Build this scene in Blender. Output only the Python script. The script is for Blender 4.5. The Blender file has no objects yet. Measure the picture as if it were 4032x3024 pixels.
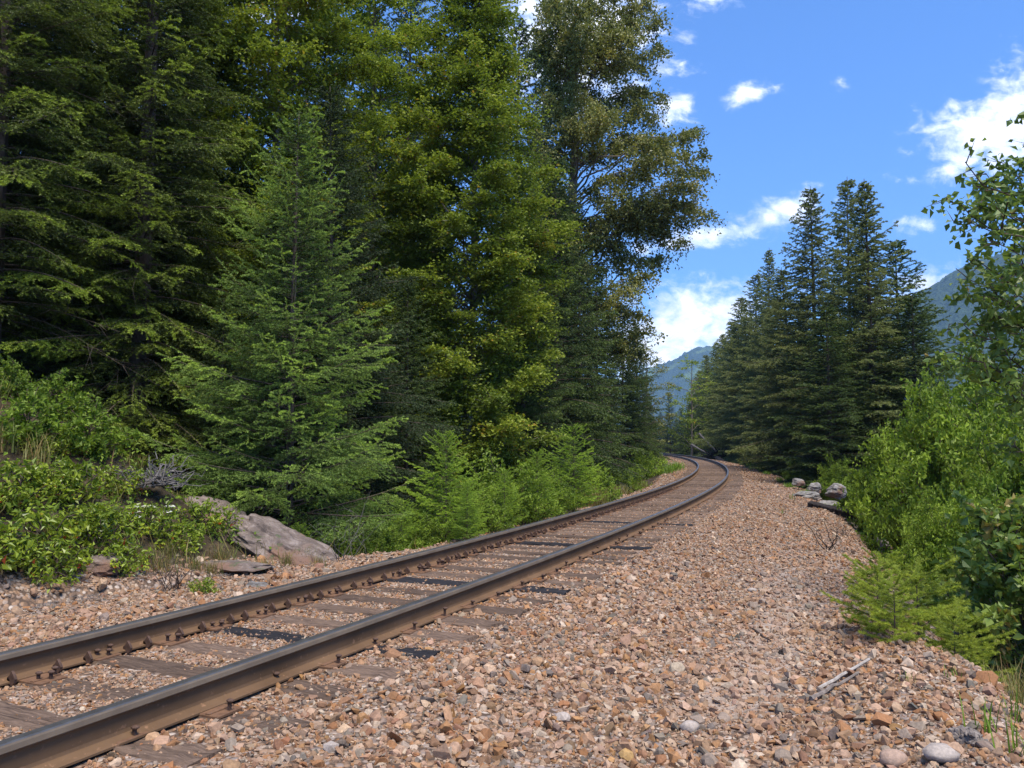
import bpy, bmesh, math, random
import numpy as np
from mathutils import Vector, Matrix

# ------------------------------------------------------------------ camera, sky, sun, exposure
sc = bpy.context.scene
C = sc.collection
rad = math.radians
CAM_Z = 1.50
PITCH = math.atan((1747 - 1512) / 3200)
cam_d = bpy.data.cameras.new('camera')
cam = bpy.data.objects.new('camera', cam_d)
C.objects.link(cam)
cam_d.sensor_width = 36.0
cam_d.lens = 36.0 * 3200 / 4032
cam_d.clip_start = 0.05
cam_d.clip_end = 30000
cam.location = (0, 0, CAM_Z)
cam.rotation_euler = (math.pi / 2 + PITCH, 0, 0)
sc.camera = cam

SUN_EL, SUN_AZ = rad(64), rad(156)          # azimuth from +Y towards +X: high, behind the camera
sun_d = bpy.data.lights.new('sun', 'SUN')
sun_d.energy = 4.6
sun_d.angle = rad(26)
sun_d.color = (1.0, 0.91, 0.77)
sun = bpy.data.objects.new('sun', sun_d)
C.objects.link(sun)
sdir = Vector((math.cos(SUN_EL) * math.sin(SUN_AZ), math.cos(SUN_EL) * math.cos(SUN_AZ), math.sin(SUN_EL)))
sun.rotation_euler = sdir.to_track_quat('Z', 'Y').to_euler()
sun.location = sdir * 60

sc.view_settings.view_transform = 'Standard'
sc.view_settings.look = 'None'
sc.view_settings.gamma = 1
sc.view_settings.exposure = 0.75
sc.cycles.max_bounces = 6
sc.cycles.diffuse_bounces = 3
sc.cycles.glossy_bounces = 2
sc.cycles.transmission_bounces = 3
sc.cycles.volume_bounces = 0
sc.cycles.use_denoising = True


class NT:
    """small helper to chain shader nodes"""
    def __init__(s, tree):
        s.t = tree
        s.n = tree.nodes
        s.n.clear()

    def add(s, kind, **kw):
        nd = s.n.new(kind)
        for k, v in kw.items():
            setattr(nd, k, v)
        return nd

    def link(s, a, b):
        s.t.links.new(a, b)

    def val(s, sock, v):
        if isinstance(v, bpy.types.NodeSocket):
            s.link(v, sock)
        else:
            sock.default_value = v

    def math(s, op, a, b=0.0, c=0.0, clamp=False):
        nd = s.add('ShaderNodeMath', operation=op)
        nd.use_clamp = clamp
        s.val(nd.inputs[0], a)
        s.val(nd.inputs[1], b)
        s.val(nd.inputs[2], c)
        return nd.outputs[0]

    def noise(s, vec, scale, detail=4, rough=0.55, dist=0.0):
        nd = s.add('ShaderNodeTexNoise')
        if vec is not None:
            s.link(vec, nd.inputs['Vector'])
        nd.inputs['Scale'].default_value = scale
        nd.inputs['Detail'].default_value = detail
        nd.inputs['Roughness'].default_value = rough
        nd.inputs['Distortion'].default_value = dist
        return nd.outputs['Fac']

    def ramp(s, fac, stops):
        nd = s.add('ShaderNodeValToRGB')
        e = nd.color_ramp.elements
        while len(e) > 1:
            e.remove(e[-1])
        for i, (p, c) in enumerate(stops):
            el = e[0] if i == 0 else e.new(p)
            el.position = p
            el.color = (*c, 1) if len(c) == 3 else c
        s.val(nd.inputs[0], fac)
        return nd.outputs[0]

    def mix(s, fac, a, b, blend='MIX'):
        nd = s.add('ShaderNodeMix', data_type='RGBA', blend_type=blend)
        s.val(nd.inputs[0], fac)
        for sock, v in ((nd.inputs[6], a), (nd.inputs[7], b)):
            if isinstance(v, tuple) and len(v) == 3:
                v = (*v, 1)
            s.val(sock, v)
        return nd.outputs[2]

    def smooth(s, x, lo, hi):
        nd = s.add('ShaderNodeMapRange', interpolation_type='SMOOTHSTEP')
        s.val(nd.inputs[0], x)
        nd.inputs[1].default_value = lo
        nd.inputs[2].default_value = hi
        return nd.outputs[0]


world = bpy.data.worlds.new('World')
sc.world = world
world.use_nodes = True
w = NT(world.node_tree)
sky = w.add('ShaderNodeTexSky', sky_type='NISHITA')
sky.sun_disc = False
sky.sun_elevation = SUN_EL
sky.sun_rotation = SUN_AZ
sky.altitude = 600
sky.air_density = 1.0
sky.dust_density = 0.6
sky.ozone_density = 2.0
tc = w.add('ShaderNodeTexCoord')
sx = w.add('ShaderNodeSeparateXYZ')
w.link(tc.outputs['Generated'], sx.inputs[0])
yy = w.math('MAXIMUM', sx.outputs[1], 0.02)
cu = w.math('DIVIDE', sx.outputs[0], yy)
cw = w.math('DIVIDE', sx.outputs[2], yy)
# cumulus and wisps, each an ellipse in direction space (east, up) whose edge is broken up by noise
CLOUDS = [(0.235, 0.155, 0.085, 0.042, 0.05, 1.1), (0.165, 0.120, 0.08, 0.045, 0.0, 1.1), (0.225, 0.105, 0.09, 0.018, 0.0, .9),
          (0.250, 0.262, 0.085, 0.014, 0.20, 1.0), (0.335, 0.287, 0.048, 0.022, 0.25, .85),
          (0.605, 0.385, 0.080, 0.040, 0.15, 1.1), (0.545, 0.345, 0.05, 0.014, 0.2, .7), (0.66, 0.42, 0.06, 0.06, 0.2, 1.0),
          (0.302, 0.442, 0.030, 0.012, 0.2, .85), (0.205, 0.425, 0.026, 0.020, 0.3, 1.0), (0.09, 0.52, 0.10, 0.09, 0.2, 1.0),
          (0.415, 0.458, 0.012, 0.007, 0.0, .4), (0.61, 0.462, 0.020, 0.010, 0.5, .5), (0.500, 0.277, 0.020, 0.012, 0.0, .45),
          (0.255, 0.568, 0.025, 0.012, 0.0, .6), (0.515, 0.200, 0.05, 0.02, 0.0, .7), (0.48, 0.16, 0.05, 0.03, 0, .8),
          (-0.48, 0.48, 0.06, 0.05, 0.2, 1.0), (-0.64, 0.45, 0.08, 0.05, 0.2, 1.0), (-0.31, 0.58, 0.07, 0.04, 0, .9)]
cmb = w.add('ShaderNodeCombineXYZ')
w.link(cu, cmb.inputs[0])
w.link(w.math('MULTIPLY', cw, 1.5), cmb.inputs[1])
wn = w.noise(cmb.outputs[0], 9.0, 3, 0.5)
blob = None
for (bu, bw, ru, rw, ang, amp) in CLOUDS:
    du = w.math('SUBTRACT', cu, bu)
    dw = w.math('SUBTRACT', cw, bw)
    ca, sa = math.cos(ang), math.sin(ang)
    a = w.math('DIVIDE', w.math('ADD', w.math('MULTIPLY', du, ca), w.math('MULTIPLY', dw, sa)), ru)
    b = w.math('DIVIDE', w.math('SUBTRACT', w.math('MULTIPLY', dw, ca), w.math('MULTIPLY', du, sa)), rw)
    r = w.math('SQRT', w.math('ADD', w.math('MULTIPLY', a, a), w.math('MULTIPLY', b, b)))
    v = w.math('MULTIPLY', w.math('SUBTRACT', 1.5, r), amp)
    blob = v if blob is None else w.math('SMOOTH_MAX', blob, v, 0.15)
fn = w.noise(cmb.outputs[0], 26.0, 9, 0.62, 0.3)
dens = w.math('ADD', w.math('MAXIMUM', blob, -1.0), w.math('MULTIPLY', w.math('SUBTRACT', fn, 0.5), 3.4))
dens = w.math('ADD', dens, w.math('MULTIPLY', w.math('SUBTRACT', wn, 0.5), 0.9))
front = w.smooth(sx.outputs[1], 0.05, 0.15)
mask = w.math('MULTIPLY', w.smooth(dens, 0.12, 1.55), front)
shade = w.smooth(w.noise(cmb.outputs[0], 15.0, 5, 0.55), 0.30, 0.62)
ccol = w.mix(shade, (8.4, 8.7, 9.4), (12.5, 12.5, 12.5))
skyc = w.mix(1.0, sky.outputs[0], (0.56, 0.98, 1.52), 'MULTIPLY')
final = w.mix(mask, skyc, ccol)
bg = w.add('ShaderNodeBackground')
w.link(final, bg.inputs[0])
bg.inputs[1].default_value = 0.115
wo = w.add('ShaderNodeOutputWorld')
w.link(bg.outputs[0], wo.inputs[0])

# ------------------------------------------------------------------ numeric helpers
rng = np.random.default_rng(11)
random.seed(5)
PX = 3200 * 2212 / 4032                      # focal length in pixels of a 2212 x 1659 view of the photograph


def ray(vx, vy):
    u, v = (vx - 1106) / PX, (829.5 - vy) / PX
    c, s = math.cos(PITCH), math.sin(PITCH)
    return np.array([u, c - v * s, s + v * c])


def P(vx, vy, d):
    """the world point at depth y = d metres"""
    r = ray(vx, vy)
    return np.array([0, 0, CAM_Z]) + r * (d / r[1])


def vnoise(x, y, seed=0):
    x = np.asarray(x, float)
    y = np.asarray(y, float)
    xi, yi = np.floor(x).astype(np.int64), np.floor(y).astype(np.int64)
    fx, fy = x - xi, y - yi
    fx, fy = fx * fx * (3 - 2 * fx), fy * fy * (3 - 2 * fy)

    def h(a, b):
        n = (a * 374761393 + b * 668265263 + seed * 974634777) & 0xffffffff
        n = ((n ^ (n >> 13)) * 1274126177) & 0xffffffff
        return ((n ^ (n >> 16)) & 0xffff) / 65535.0
    return (h(xi, yi) * (1 - fx) + h(xi + 1, yi) * fx) * (1 - fy) + (h(xi, yi + 1) * (1 - fx) + h(xi + 1, yi + 1) * fx) * fy


def fbm(x, y, seed=0, oct=4):
    t, a, f = 0, .5, 1.0
    for i in range(oct):
        t = t + a * vnoise(x * f, y * f, seed + i)
        a *= .5
        f *= 2.03
    return t / (1 - .5 ** oct)


def sstep(x, a, b):
    t = np.clip((x - a) / (b - a), 0, 1)
    return t * t * (3 - 2 * t)


# track centre line: curvature against distance, fitted to the rails in the photograph
DS = 0.25
S = np.arange(0, 230, DS)
kap = np.interp(S, [0, 4, 10, 17, 25, 33, 42, 52, 65, 100, 230], [-.0085, -.0065, -.0038, -.0046, -.0053, -.0044, -.0032, -.0028, -.0027, -.003, -.003])
th = 0.444 + np.concatenate([[0], np.cumsum(kap[:-1] * DS)])
PXs = -3.21 + np.concatenate([[0], np.cumsum(np.sin(th[:-1]) * DS)])
PYs = 3.349 + np.concatenate([[0], np.cumsum(np.cos(th[:-1]) * DS)])
S0 = np.arange(-9, 0, DS)
th0 = 0.444 - S0 * .0085
PX0 = -3.21 + S0 * math.sin(.475)
PY0 = 3.349 + S0 * math.cos(.475)
S, th, PXs, PYs = np.concatenate([S0, S]), np.concatenate([th0, th]), np.concatenate([PX0, PXs]), np.concatenate([PY0, PYs])


def at_track(s, u, z=0.0):
    x, y, t = np.interp(s, S, PXs), np.interp(s, S, PYs), np.interp(s, S, th)
    return np.stack([x + np.cos(t) * u, y - np.sin(t) * u, z + 0 * x + 0 * u], -1), t


def to_su(x, y):
    x, y = np.atleast_1d(np.asarray(x, float)), np.atleast_1d(np.asarray(y, float))
    so, uo = np.empty_like(x), np.empty_like(x)
    for i in range(0, len(x), 4000):
        a, b = x[i:i + 4000, None], y[i:i + 4000, None]
        k = np.argmin((PXs[None] - a) ** 2 + (PYs[None] - b) ** 2, 1)
        dx, dy = a[:, 0] - PXs[k], b[:, 0] - PYs[k]
        so[i:i + 4000] = S[k] + dx * np.sin(th[k]) + dy * np.cos(th[k])
        uo[i:i + 4000] = dx * np.cos(th[k]) - dy * np.sin(th[k])
    return so, uo


def redge(s):
    return np.interp(s, [-5, 2, 3, 6, 10, 20, 32, 55, 80], [5.6, 5.1, 4.9, 4.3, 3.9, 3.4, 3.1, 2.5, 2.4])


def ledge(s):
    return np.interp(s, [-5, 1, 5, 7, 8.5, 12, 30, 40, 80], [3.4, 3.3, 2.7, 2.3, 1.75, 1.6, 1.8, 2.3, 2.4])


def height(x, y, fine=True):
    shp = np.shape(x)
    x, y = np.ravel(np.asarray(x, float)), np.ravel(np.asarray(y, float))
    s, u = to_su(x, y)
    z = np.zeros_like(x)
    # ballast top, a little lower between the far ties
    z -= np.interp(s, [0, 12, 40], [0.0, 0.012, 0.04])
    # right: bench then slope down to the valley
    re = redge(s) + (fbm(x * .8, y * .8, 3) - .5) * .7
    z -= sstep(u, 1.4, 3.2) * .12
    d = np.maximum(u - re, 0)
    z -= np.where(d < 5.0, d * .62 * sstep(d, 0, 1.2), 3.1 + np.minimum((d - 5.0) * .07, 7))
    # left: bank near the camera, ditch and forest floor farther along
    le = ledge(s)
    l = np.maximum(-u - le, 0)
    bank = np.interp(-u, [2.3, 3.0, 4.3, 6, 7.5, 12, 30, 80], [0, .12, 1.0, 1.85, 2.5, 3.2, 6.5, 10]) * (l > 0)
    ditch = np.interp(l, [0, 1.4, 3.5, 8, 30, 80], [0, -.85, -.8, -.1, 3.5, 8])
    far = np.interp(l, [0, 1.2, 4, 10, 30, 80], [0, -.3, -.25, .2, 4, 8])
    ditch = ditch + (far - ditch) * sstep(s, 28, 42)
    m = 1 - sstep(s + .25 * (fbm(x * .6, y * .6, 9) - .5) * 4, 6.1, 8.6 + .14 * np.maximum(-u - 4, 0))
    left = ditch + (bank - ditch) * m
    z += np.where(u < 0, left, 0)
    rough = sstep(-u, 2.6, 5) + sstep(u, 4, 7)
    z += rough * (fbm(x * .45, y * .45, 21) - .5) * .5
    if fine:
        z += (fbm(x * 3.1, y * 3.1, 5, 3) - .5) * (.045 + .10 * rough) * np.where((np.abs(u) < 1.45), .35, 1)
        # low ridge of tipped ballast beside the bench edge near the camera
        z += .16 * np.exp(-((u - 4.5) / .55) ** 2 - ((s - 4.0) / 1.9) ** 2)
    r = np.hypot(x, y)
    z -= sstep(r, 150, 900) * 6
    return z.reshape(shp)


def H(x, y):
    return float(height(np.array([x]), np.array([y]))[0])


def G(vx, d, dz=0.0):
    x = (vx - 1106) / PX * d / (math.cos(PITCH))
    return np.array([x, d, H(x, d) + dz])


# ------------------------------------------------------------------ mesh helpers
class MB:
    """collects triangles and quads with a tint per vertex"""
    def __init__(s):
        s.v, s.t, s.q, s.tint, s.n = [], [], [], [], 0

    def add(s, v, tris=None, quads=None, tint=0.5):
        v = np.asarray(v, float).reshape(-1, 3)
        if tris is not None and len(tris):
            s.t.append(np.asarray(tris, np.int64).reshape(-1, 3) + s.n)
        if quads is not None and len(quads):
            s.q.append(np.asarray(quads, np.int64).reshape(-1, 4) + s.n)
        s.v.append(v)
        s.tint.append(np.broadcast_to(np.asarray(tint, float), (len(v),)) if np.ndim(tint) < 2 else np.asarray(tint, float))
        s.n += len(v)

    def tube(s, pts, r, sides=5, tint=.5, cap=True):
        pts = np.asarray(pts, float)
        n = len(pts)
        r = np.broadcast_to(np.asarray(r, float), (n,))
        t = np.gradient(pts, axis=0)
        t /= np.linalg.norm(t, axis=1)[:, None] + 1e-9
        ref = np.array([0, 0, 1.0]) if abs(t[:, 2]).mean() < .8 else np.array([1.0, 0, 0])
        a = np.cross(t, ref)
        a /= np.linalg.norm(a, axis=1)[:, None] + 1e-9
        b = np.cross(t, a)
        ang = np.arange(sides) * 2 * math.pi / sides
        v = pts[:, None] + r[:, None, None] * (np.cos(ang)[None, :, None] * a[:, None] + np.sin(ang)[None, :, None] * b[:, None])
        i, j = np.meshgrid(np.arange(n - 1), np.arange(sides), indexing='ij')
        k = (j + 1) % sides
        q = np.stack([i * sides + j, i * sides + k, (i + 1) * sides + k, (i + 1) * sides + j], -1).reshape(-1, 4)
        tr = []
        if cap:
            for e in (0, n - 1):
                tr += [[e * sides, e * sides + m, e * sides + m + 1] for m in range(1, sides - 1)]
        s.add(v.reshape(-1, 3), tr, q, tint)

    def sticks(s, p, d, r0, tint=.5):
        """many thin three-sided twigs at once"""
        p, d = np.asarray(p, float), np.asarray(d, float)
        if not len(p):
            return
        n = len(p)
        r0 = np.broadcast_to(np.asarray(r0, float), (n,))
        u = d / (np.linalg.norm(d, axis=1)[:, None] + 1e-9)
        a = np.cross(u, np.array([.3, .2, .93]))
        a /= np.linalg.norm(a, axis=1)[:, None] + 1e-9
        b = np.cross(u, a)
        v = []
        for m in range(3):
            an = m * 2.094
            v.append(p + r0[:, None] * (math.cos(an) * a + math.sin(an) * b))
        v.append(p + d)
        v = np.stack(v, 1).reshape(-1, 3)
        base = np.arange(n)[:, None] * 4
        tr = np.concatenate([base + np.array([[0, 1, 3]]), base + np.array([[1, 2, 3]]), base + np.array([[2, 0, 3]])])
        s.add(v, tr, None, np.repeat(np.broadcast_to(np.asarray(tint, float), (n,)), 4))

    def box(s, c, sx_, sy_, sz_, tint=.5, bev=.0):
        x, y, z = sx_ / 2, sy_ / 2, sz_ / 2
        b = bev
        lv = [(-x + b, -y + b, z), (x - b, -y + b, z), (x - b, y - b, z), (-x + b, y - b, z),
              (-x, -y, z - b), (x, -y, z - b), (x, y, z - b), (-x, y, z - b), (-x, -y, -z), (x, -y, -z), (x, y, -z), (-x, y, -z)]
        q = [(0, 1, 2, 3), (11, 10, 9, 8)]
        for k in (0, 4):
            for i in range(4):
                j = (i + 1) % 4
                q.append((k + i, k + 4 + i, k + 4 + j, k + j))
        s.add(np.array(lv) + np.asarray(c), None, q, tint)

    def mesh(s, name, mat, smooth=False, mats=None):
        v = np.concatenate(s.v) if s.v else np.zeros((0, 3))
        t = np.concatenate(s.t) if s.t else np.zeros((0, 3), np.int64)
        q = np.concatenate(s.q) if s.q else np.zeros((0, 4), np.int64)
        me = bpy.data.meshes.new(name)
        me.vertices.add(len(v))
        me.vertices.foreach_set('co', v.astype(np.float32).ravel())
        me.loops.add(len(t) * 3 + len(q) * 4)
        me.loops.foreach_set('vertex_index', np.concatenate([t.ravel(), q.ravel()]).astype(np.int32))
        me.polygons.add(len(t) + len(q))
        me.polygons.foreach_set('loop_start', np.concatenate([np.arange(len(t)) * 3, len(t) * 3 + np.arange(len(q)) * 4]).astype(np.int32))
        me.polygons.foreach_set('use_smooth', np.full(len(t) + len(q), bool(smooth)))
        if s.tint[0].ndim == 2:
            at = me.attributes.new('col', 'FLOAT_COLOR', 'POINT')
            at.data.foreach_set('color', np.concatenate(s.tint).astype(np.float32).ravel())
        else:
            at = me.attributes.new('tint', 'FLOAT', 'POINT')
            at.data.foreach_set('value', np.concatenate(s.tint).astype(np.float32))
        for m in (mats or [mat]):
            me.materials.append(m)
        me.update()
        me.validate()
        return me

    def build(s, name, mat, parent=None, loc=None, smooth=False):
        o = bpy.data.objects.new(name, s.mesh(name, mat, smooth))
        C.objects.link(o)
        if parent is not None:
            o.parent = parent
        if loc is not None:
            o.location = loc
        return o


def tag(o, label=None, cat=None, group=None, kind=None):
    if label:
        o['label'] = label
    if cat:
        o['category'] = cat
    if group:
        o['group'] = group
    if kind:
        o['kind'] = kind
    return o


def empty(name, loc, rz=0.0):
    o = bpy.data.objects.new(name, None)
    o.empty_display_size = .2
    C.objects.link(o)
    o.location = loc
    o.rotation_euler = (0, 0, rz)
    return o


def copy_tree(o, parent=None):
    c = o.copy()
    C.objects.link(c)
    c.parent = parent
    for ch in o.children:
        copy_tree(ch, c)
    return c


# ------------------------------------------------------------------ materials
def new_mat(name):
    m = bpy.data.materials.new(name)
    m.use_nodes = True
    return m, NT(m.node_tree)


def finish(n, shader, disp=None):
    o = n.add('ShaderNodeOutputMaterial')
    n.link(shader, o.inputs[0])


def principled(n, col, rough=.8, spec=.3, metal=0.0, normal=None):
    p = n.add('ShaderNodeBsdfPrincipled')
    if isinstance(col, tuple):
        col = (*col[:3], 1)
    n.val(p.inputs['Base Color'], col)
    n.val(p.inputs['Roughness'], rough)
    p.inputs['Specular IOR Level'].default_value = spec
    n.val(p.inputs['Metallic'], metal)
    if normal is not None:
        n.link(normal, p.inputs['Normal'])
    return p.outputs[0]


def bump(n, h, strength=.5, dist=.02):
    b = n.add('ShaderNodeBump')
    b.inputs['Strength'].default_value = strength
    b.inputs['Distance'].default_value = dist
    n.link(h, b.inputs['Height'])
    return b.outputs[0]


def attr(n, name):
    return n.add('ShaderNodeAttribute', attribute_name=name)


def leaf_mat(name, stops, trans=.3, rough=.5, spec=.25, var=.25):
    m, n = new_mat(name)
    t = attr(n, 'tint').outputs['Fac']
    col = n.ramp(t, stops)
    oi = n.add('ShaderNodeObjectInfo')
    hsv = n.add('ShaderNodeHueSaturation')
    n.link(col, hsv.inputs['Color'])
    n.link(n.math('MULTIPLY_ADD', oi.outputs['Random'], var, 1 - var / 2), hsv.inputs['Value'])
    p = principled(n, hsv.outputs[0], rough, spec)
    tr = n.add('ShaderNodeBsdfTranslucent')
    n.link(n.mix(1.0, hsv.outputs[0], (1.15, 1.2, .7), 'MULTIPLY'), tr.inputs[0])
    mx = n.add('ShaderNodeMixShader')
    mx.inputs[0].default_value = trans
    n.link(p, mx.inputs[1])
    n.link(tr.outputs[0], mx.inputs[2])
    finish(n, mx.outputs[0])
    return m


def bark_mat(name, c0, c1, scale=14.0):
    m, n = new_mat(name)
    tcn = n.add('ShaderNodeTexCoord')
    mp = n.add('ShaderNodeMapping')
    mp.inputs['Scale'].default_value = (1, 1, .3)
    n.link(tcn.outputs['Object'], mp.inputs[0])
    f = n.noise(mp.outputs[0], scale, 6, .65)
    col = n.ramp(f, [(.3, c0), (.7, c1)])
    finish(n, principled(n, col, .9, .15, 0, bump(n, f, .7, .02)))
    return m


M = {}
M['fir'] = leaf_mat('fir_needles', [(0, (.034, .052, .014)), (.40, (.095, .145, .032)), (.75, (.195, .285, .055)), (1, (.32, .43, .065))], .25)
M['freshfir'] = leaf_mat('fresh_fir_needles', [(0, (.070, .12, .016)), (.5, (.21, .33, .035)), (1, (.42, .56, .06))], .3)
M['shadefir'] = leaf_mat('shaded_fir_needles', [(0, (.026, .040, .014)), (.5, (.062, .098, .028)), (1, (.15, .21, .045))], .2)  # darker copy of the fir needles; forest shade is put into the colour
M['bluefir'] = leaf_mat('spruce_needles', [(0, (.022, .034, .015)), (.5, (.052, .078, .030)), (1, (.12, .165, .05))], .2)
M['oldfir'] = leaf_mat('old_fir_needles', [(0, (.036, .046, .012)), (.5, (.080, .108, .022)), (.85, (.18, .235, .03)), (1, (.28, .36, .04))], .25)
M['rightfir'] = leaf_mat('open_fir_needles', [(0, (.068, .082, .030)), (.5, (.170, .195, .064)), (1, (.28, .31, .10))], .25)
M['sapling'] = leaf_mat('sapling_needles', [(0, (.11, .145, .02)), (.5, (.245, .305, .038)), (1, (.42, .47, .06))], .35)
M['alder'] = leaf_mat('yellow_green_leaves', [(0, (.095, .142, .020)), (.5, (.235, .30, .040)), (.88, (.38, .43, .058)), (1, (.46, .30, .05))], .38)
M['cotton'] = leaf_mat('olive_leaves', [(0, (.090, .105, .028)), (.5, (.205, .215, .056)), (.9, (.32, .29, .09)), (1, (.32, .23, .075))], .3, .4, .35)
M['bush'] = leaf_mat('bush_leaves', [(0, (.085, .135, .018)), (.5, (.20, .285, .032)), (1, (.34, .45, .055))], .38)
M['birch'] = leaf_mat('birch_leaves', [(0, (.075, .12, .028)), (.5, (.155, .225, .045)), (.9, (.24, .31, .06)), (1, (.30, .22, .06))], .35, .4, .4)
M['grape'] = leaf_mat('ground_cover_leaves', [(0, (.085, .13, .016)), (.5, (.21, .28, .025)), (.93, (.36, .42, .04)), (.985, (.38, .28, .03)), (1, (.45, .09, .03))], .3, .35, .4)
M['drygrass'] = leaf_mat('dry_grass', [(0, (.12, .15, .035)), (.4, (.20, .19, .055)), (.8, (.27, .22, .08)), (1, (.28, .14, .07))], .3)
M['grass'] = leaf_mat('green_grass', [(0, (.08, .14, .02)), (1, (.20, .32, .03))], .35)
M['bark'] = bark_mat('fir_bark', (.05, .036, .028), (.15, .115, .09))
M['greybark'] = bark_mat('grey_bark', (.10, .085, .07), (.26, .22, .18), 9)
M['twig'] = bark_mat('dead_twigs', (.11, .09, .08), (.28, .24, .21), 20)
M['dark_twig'] = bark_mat('dark_twigs', (.04, .03, .025), (.11, .08, .065), 20)
M['deadwood'] = bark_mat('bleached_wood', (.075, .066, .060), (.21, .19, .175), 18)
M['palewood'] = bark_mat('pale_wood', (.24, .21, .185), (.46, .42, .38), 18)
M['charred'] = bark_mat('charred_wood', (.008, .008, .009), (.05, .04, .036), 20)
M['white'] = leaf_mat('white_petals', [(0, (.70, .70, .66)), (1, (.82, .82, .78))], .3)

m, n = new_mat('gravel')
a = attr(n, 'col')
tcn = n.add('ShaderNodeTexCoord')
f = n.noise(tcn.outputs['Object'], 70, 4, .6)
col = n.mix(1.0, a.outputs['Color'], n.ramp(f, [(.3, (.72, .72, .72)), (.7, (1.18, 1.16, 1.12))]), 'MULTIPLY')
finish(n, principled(n, col, .82, .25, 0, bump(n, f, .35, .006)))
M['gravel'] = m


def rock_mat(name, c0, c1, c2):
    m, n = new_mat(name)
    tcn = n.add('ShaderNodeTexCoord')
    mp = n.add('ShaderNodeMapping')
    mp.inputs['Scale'].default_value = (1.1, 1.1, 2.2)
    mp.inputs['Rotation'].default_value = (.35, .5, 0)
    n.link(tcn.outputs['Object'], mp.inputs[0])
    f = n.noise(mp.outputs[0], 4.0, 10, .74, .6)
    f2 = n.noise(tcn.outputs['Object'], 1.4, 3, .5)
    col = n.ramp(f, [(.28, c0), (.5, c1), (.66, c2)])
    col = n.mix(n.smooth(f2, .52, .66), col, (.20, .12, .085))
    f3 = n.noise(tcn.outputs['Object'], 6.0, 5, .6)
    col = n.mix(n.smooth(f3, .60, .68), col, (.10, .11, .06))
    finish(n, principled(n, col, .88, .2, 0, bump(n, f, .9, .06)))
    return m


M['rock'] = rock_mat('outcrop_rock', (.055, .042, .035), (.17, .132, .112), (.31, .255, .225))
M['greyrock'] = rock_mat('grey_rock', (.08, .072, .066), (.20, .185, .17), (.34, .315, .29))

m, n = new_mat('rusty_rail')
tcn = n.add('ShaderNodeTexCoord')
f = n.noise(tcn.outputs['Object'], 2.2, 6, .6)
f2 = n.noise(tcn.outputs['Object'], 26, 5, .6)
col = n.ramp(f, [(.3, (.100, .058, .031)), (.7, (.155, .093, .052))])
col = n.mix(n.smooth(f2, .60, .72), col, (.23, .13, .075))
finish(n, principled(n, col, .78, .2, 0, bump(n, f2, .3, .003)))
M['rail'] = m
m, n = new_mat('rail_head_side')
f = n.noise(n.add('ShaderNodeTexCoord').outputs['Object'], 5, 5, .6)
finish(n, principled(n, n.ramp(f, [(.3, (.125, .096, .070)), (.7, (.19, .148, .105))]), .62, .35, 0))
M['head'] = m
m, n = new_mat('worn_steel')
f = n.noise(n.add('ShaderNodeTexCoord').outputs['Object'], 8, 5, .6)
finish(n, principled(n, n.ramp(f, [(.3, (.15, .14, .13)), (.7, (.24, .225, .21))]), .46, .5, .85))
M['steel'] = m
m, n = new_mat('rusty_plate')
f = n.noise(n.add('ShaderNodeTexCoord').outputs['Object'], 22, 5, .6)
finish(n, principled(n, n.ramp(f, [(.3, (.10, .054, .032)), (.7, (.19, .105, .060))]), .8, .2))
M['plate'] = m
m, n = new_mat('rusty_spike')
f = n.noise(n.add('ShaderNodeTexCoord').outputs['Object'], 40, 4, .6)
finish(n, principled(n, n.ramp(f, [(.3, (.05, .03, .022)), (.7, (.11, .062, .042))]), .75, .3))
M['spike'] = m


def tie_mat(name, c0, c1):
    m, n = new_mat(name)
    tcn = n.add('ShaderNodeTexCoord')
    mp = n.add('ShaderNodeMapping')
    mp.inputs['Scale'].default_value = (1.2, 14, 6)
    oi = n.add('ShaderNodeObjectInfo')
    vm = n.add('ShaderNodeVectorMath', operation='ADD')
    n.link(tcn.outputs['Object'], vm.inputs[0])
    n.link(n.math('MULTIPLY', oi.outputs['Random'], 30), vm.inputs[1])
    n.link(vm.outputs[0], mp.inputs[0])
    f = n.noise(mp.outputs[0], 4.5, 7, .65, .2)
    col = n.ramp(f, [(.3, c0), (.62, c1)])
    hsv = n.add('ShaderNodeHueSaturation')
    n.link(col, hsv.inputs['Color'])
    n.link(n.math('MULTIPLY_ADD', oi.outputs['Random'], .6, .7), hsv.inputs['Value'])
    finish(n, principled(n, hsv.outputs[0], .85, .2, 0, bump(n, f, .9, .015)))
    return m


M['tie'] = tie_mat('weathered_tie', (.045, .030, .022), (.165, .112, .080))
M['blacktie'] = tie_mat('creosoted_tie', (.006, .006, .008), (.028, .026, .028))

m, n = new_mat('ground')
tcn = n.add('ShaderNodeTexCoord')
ob = tcn.outputs['Object']
vo = n.add('ShaderNodeTexVoronoi')
n.link(ob, vo.inputs['Vector'])
vo.inputs['Scale'].default_value = 26
vc = n.add('ShaderNodeSeparateColor')
n.link(vo.outputs['Color'], vc.inputs[0])
stone = n.ramp(vc.outputs[0], [(0, (.13, .085, .06)), (.25, (.24, .155, .10)), (.5, (.30, .19, .12)), (.7, (.24, .20, .18)), (.85, (.36, .27, .2)), (1, (.45, .38, .32))])
edge = n.smooth(vo.outputs['Distance'], .45, .75)
stone = n.mix(edge, stone, (.09, .062, .045))
f = n.noise(ob, 2.5, 6, .65)
f5 = n.noise(ob, 14, 6, .7)
floor_c = n.ramp(n.math('MULTIPLY_ADD', f5, .6, n.math('MULTIPLY', f, .4)), [(.3, (.020, .016, .010)), (.5, (.055, .040, .024)), (.62, (.095, .075, .05)), (.72, (.05, .065, .018))])
zone = attr(n, 'tint').outputs['Fac']
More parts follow.
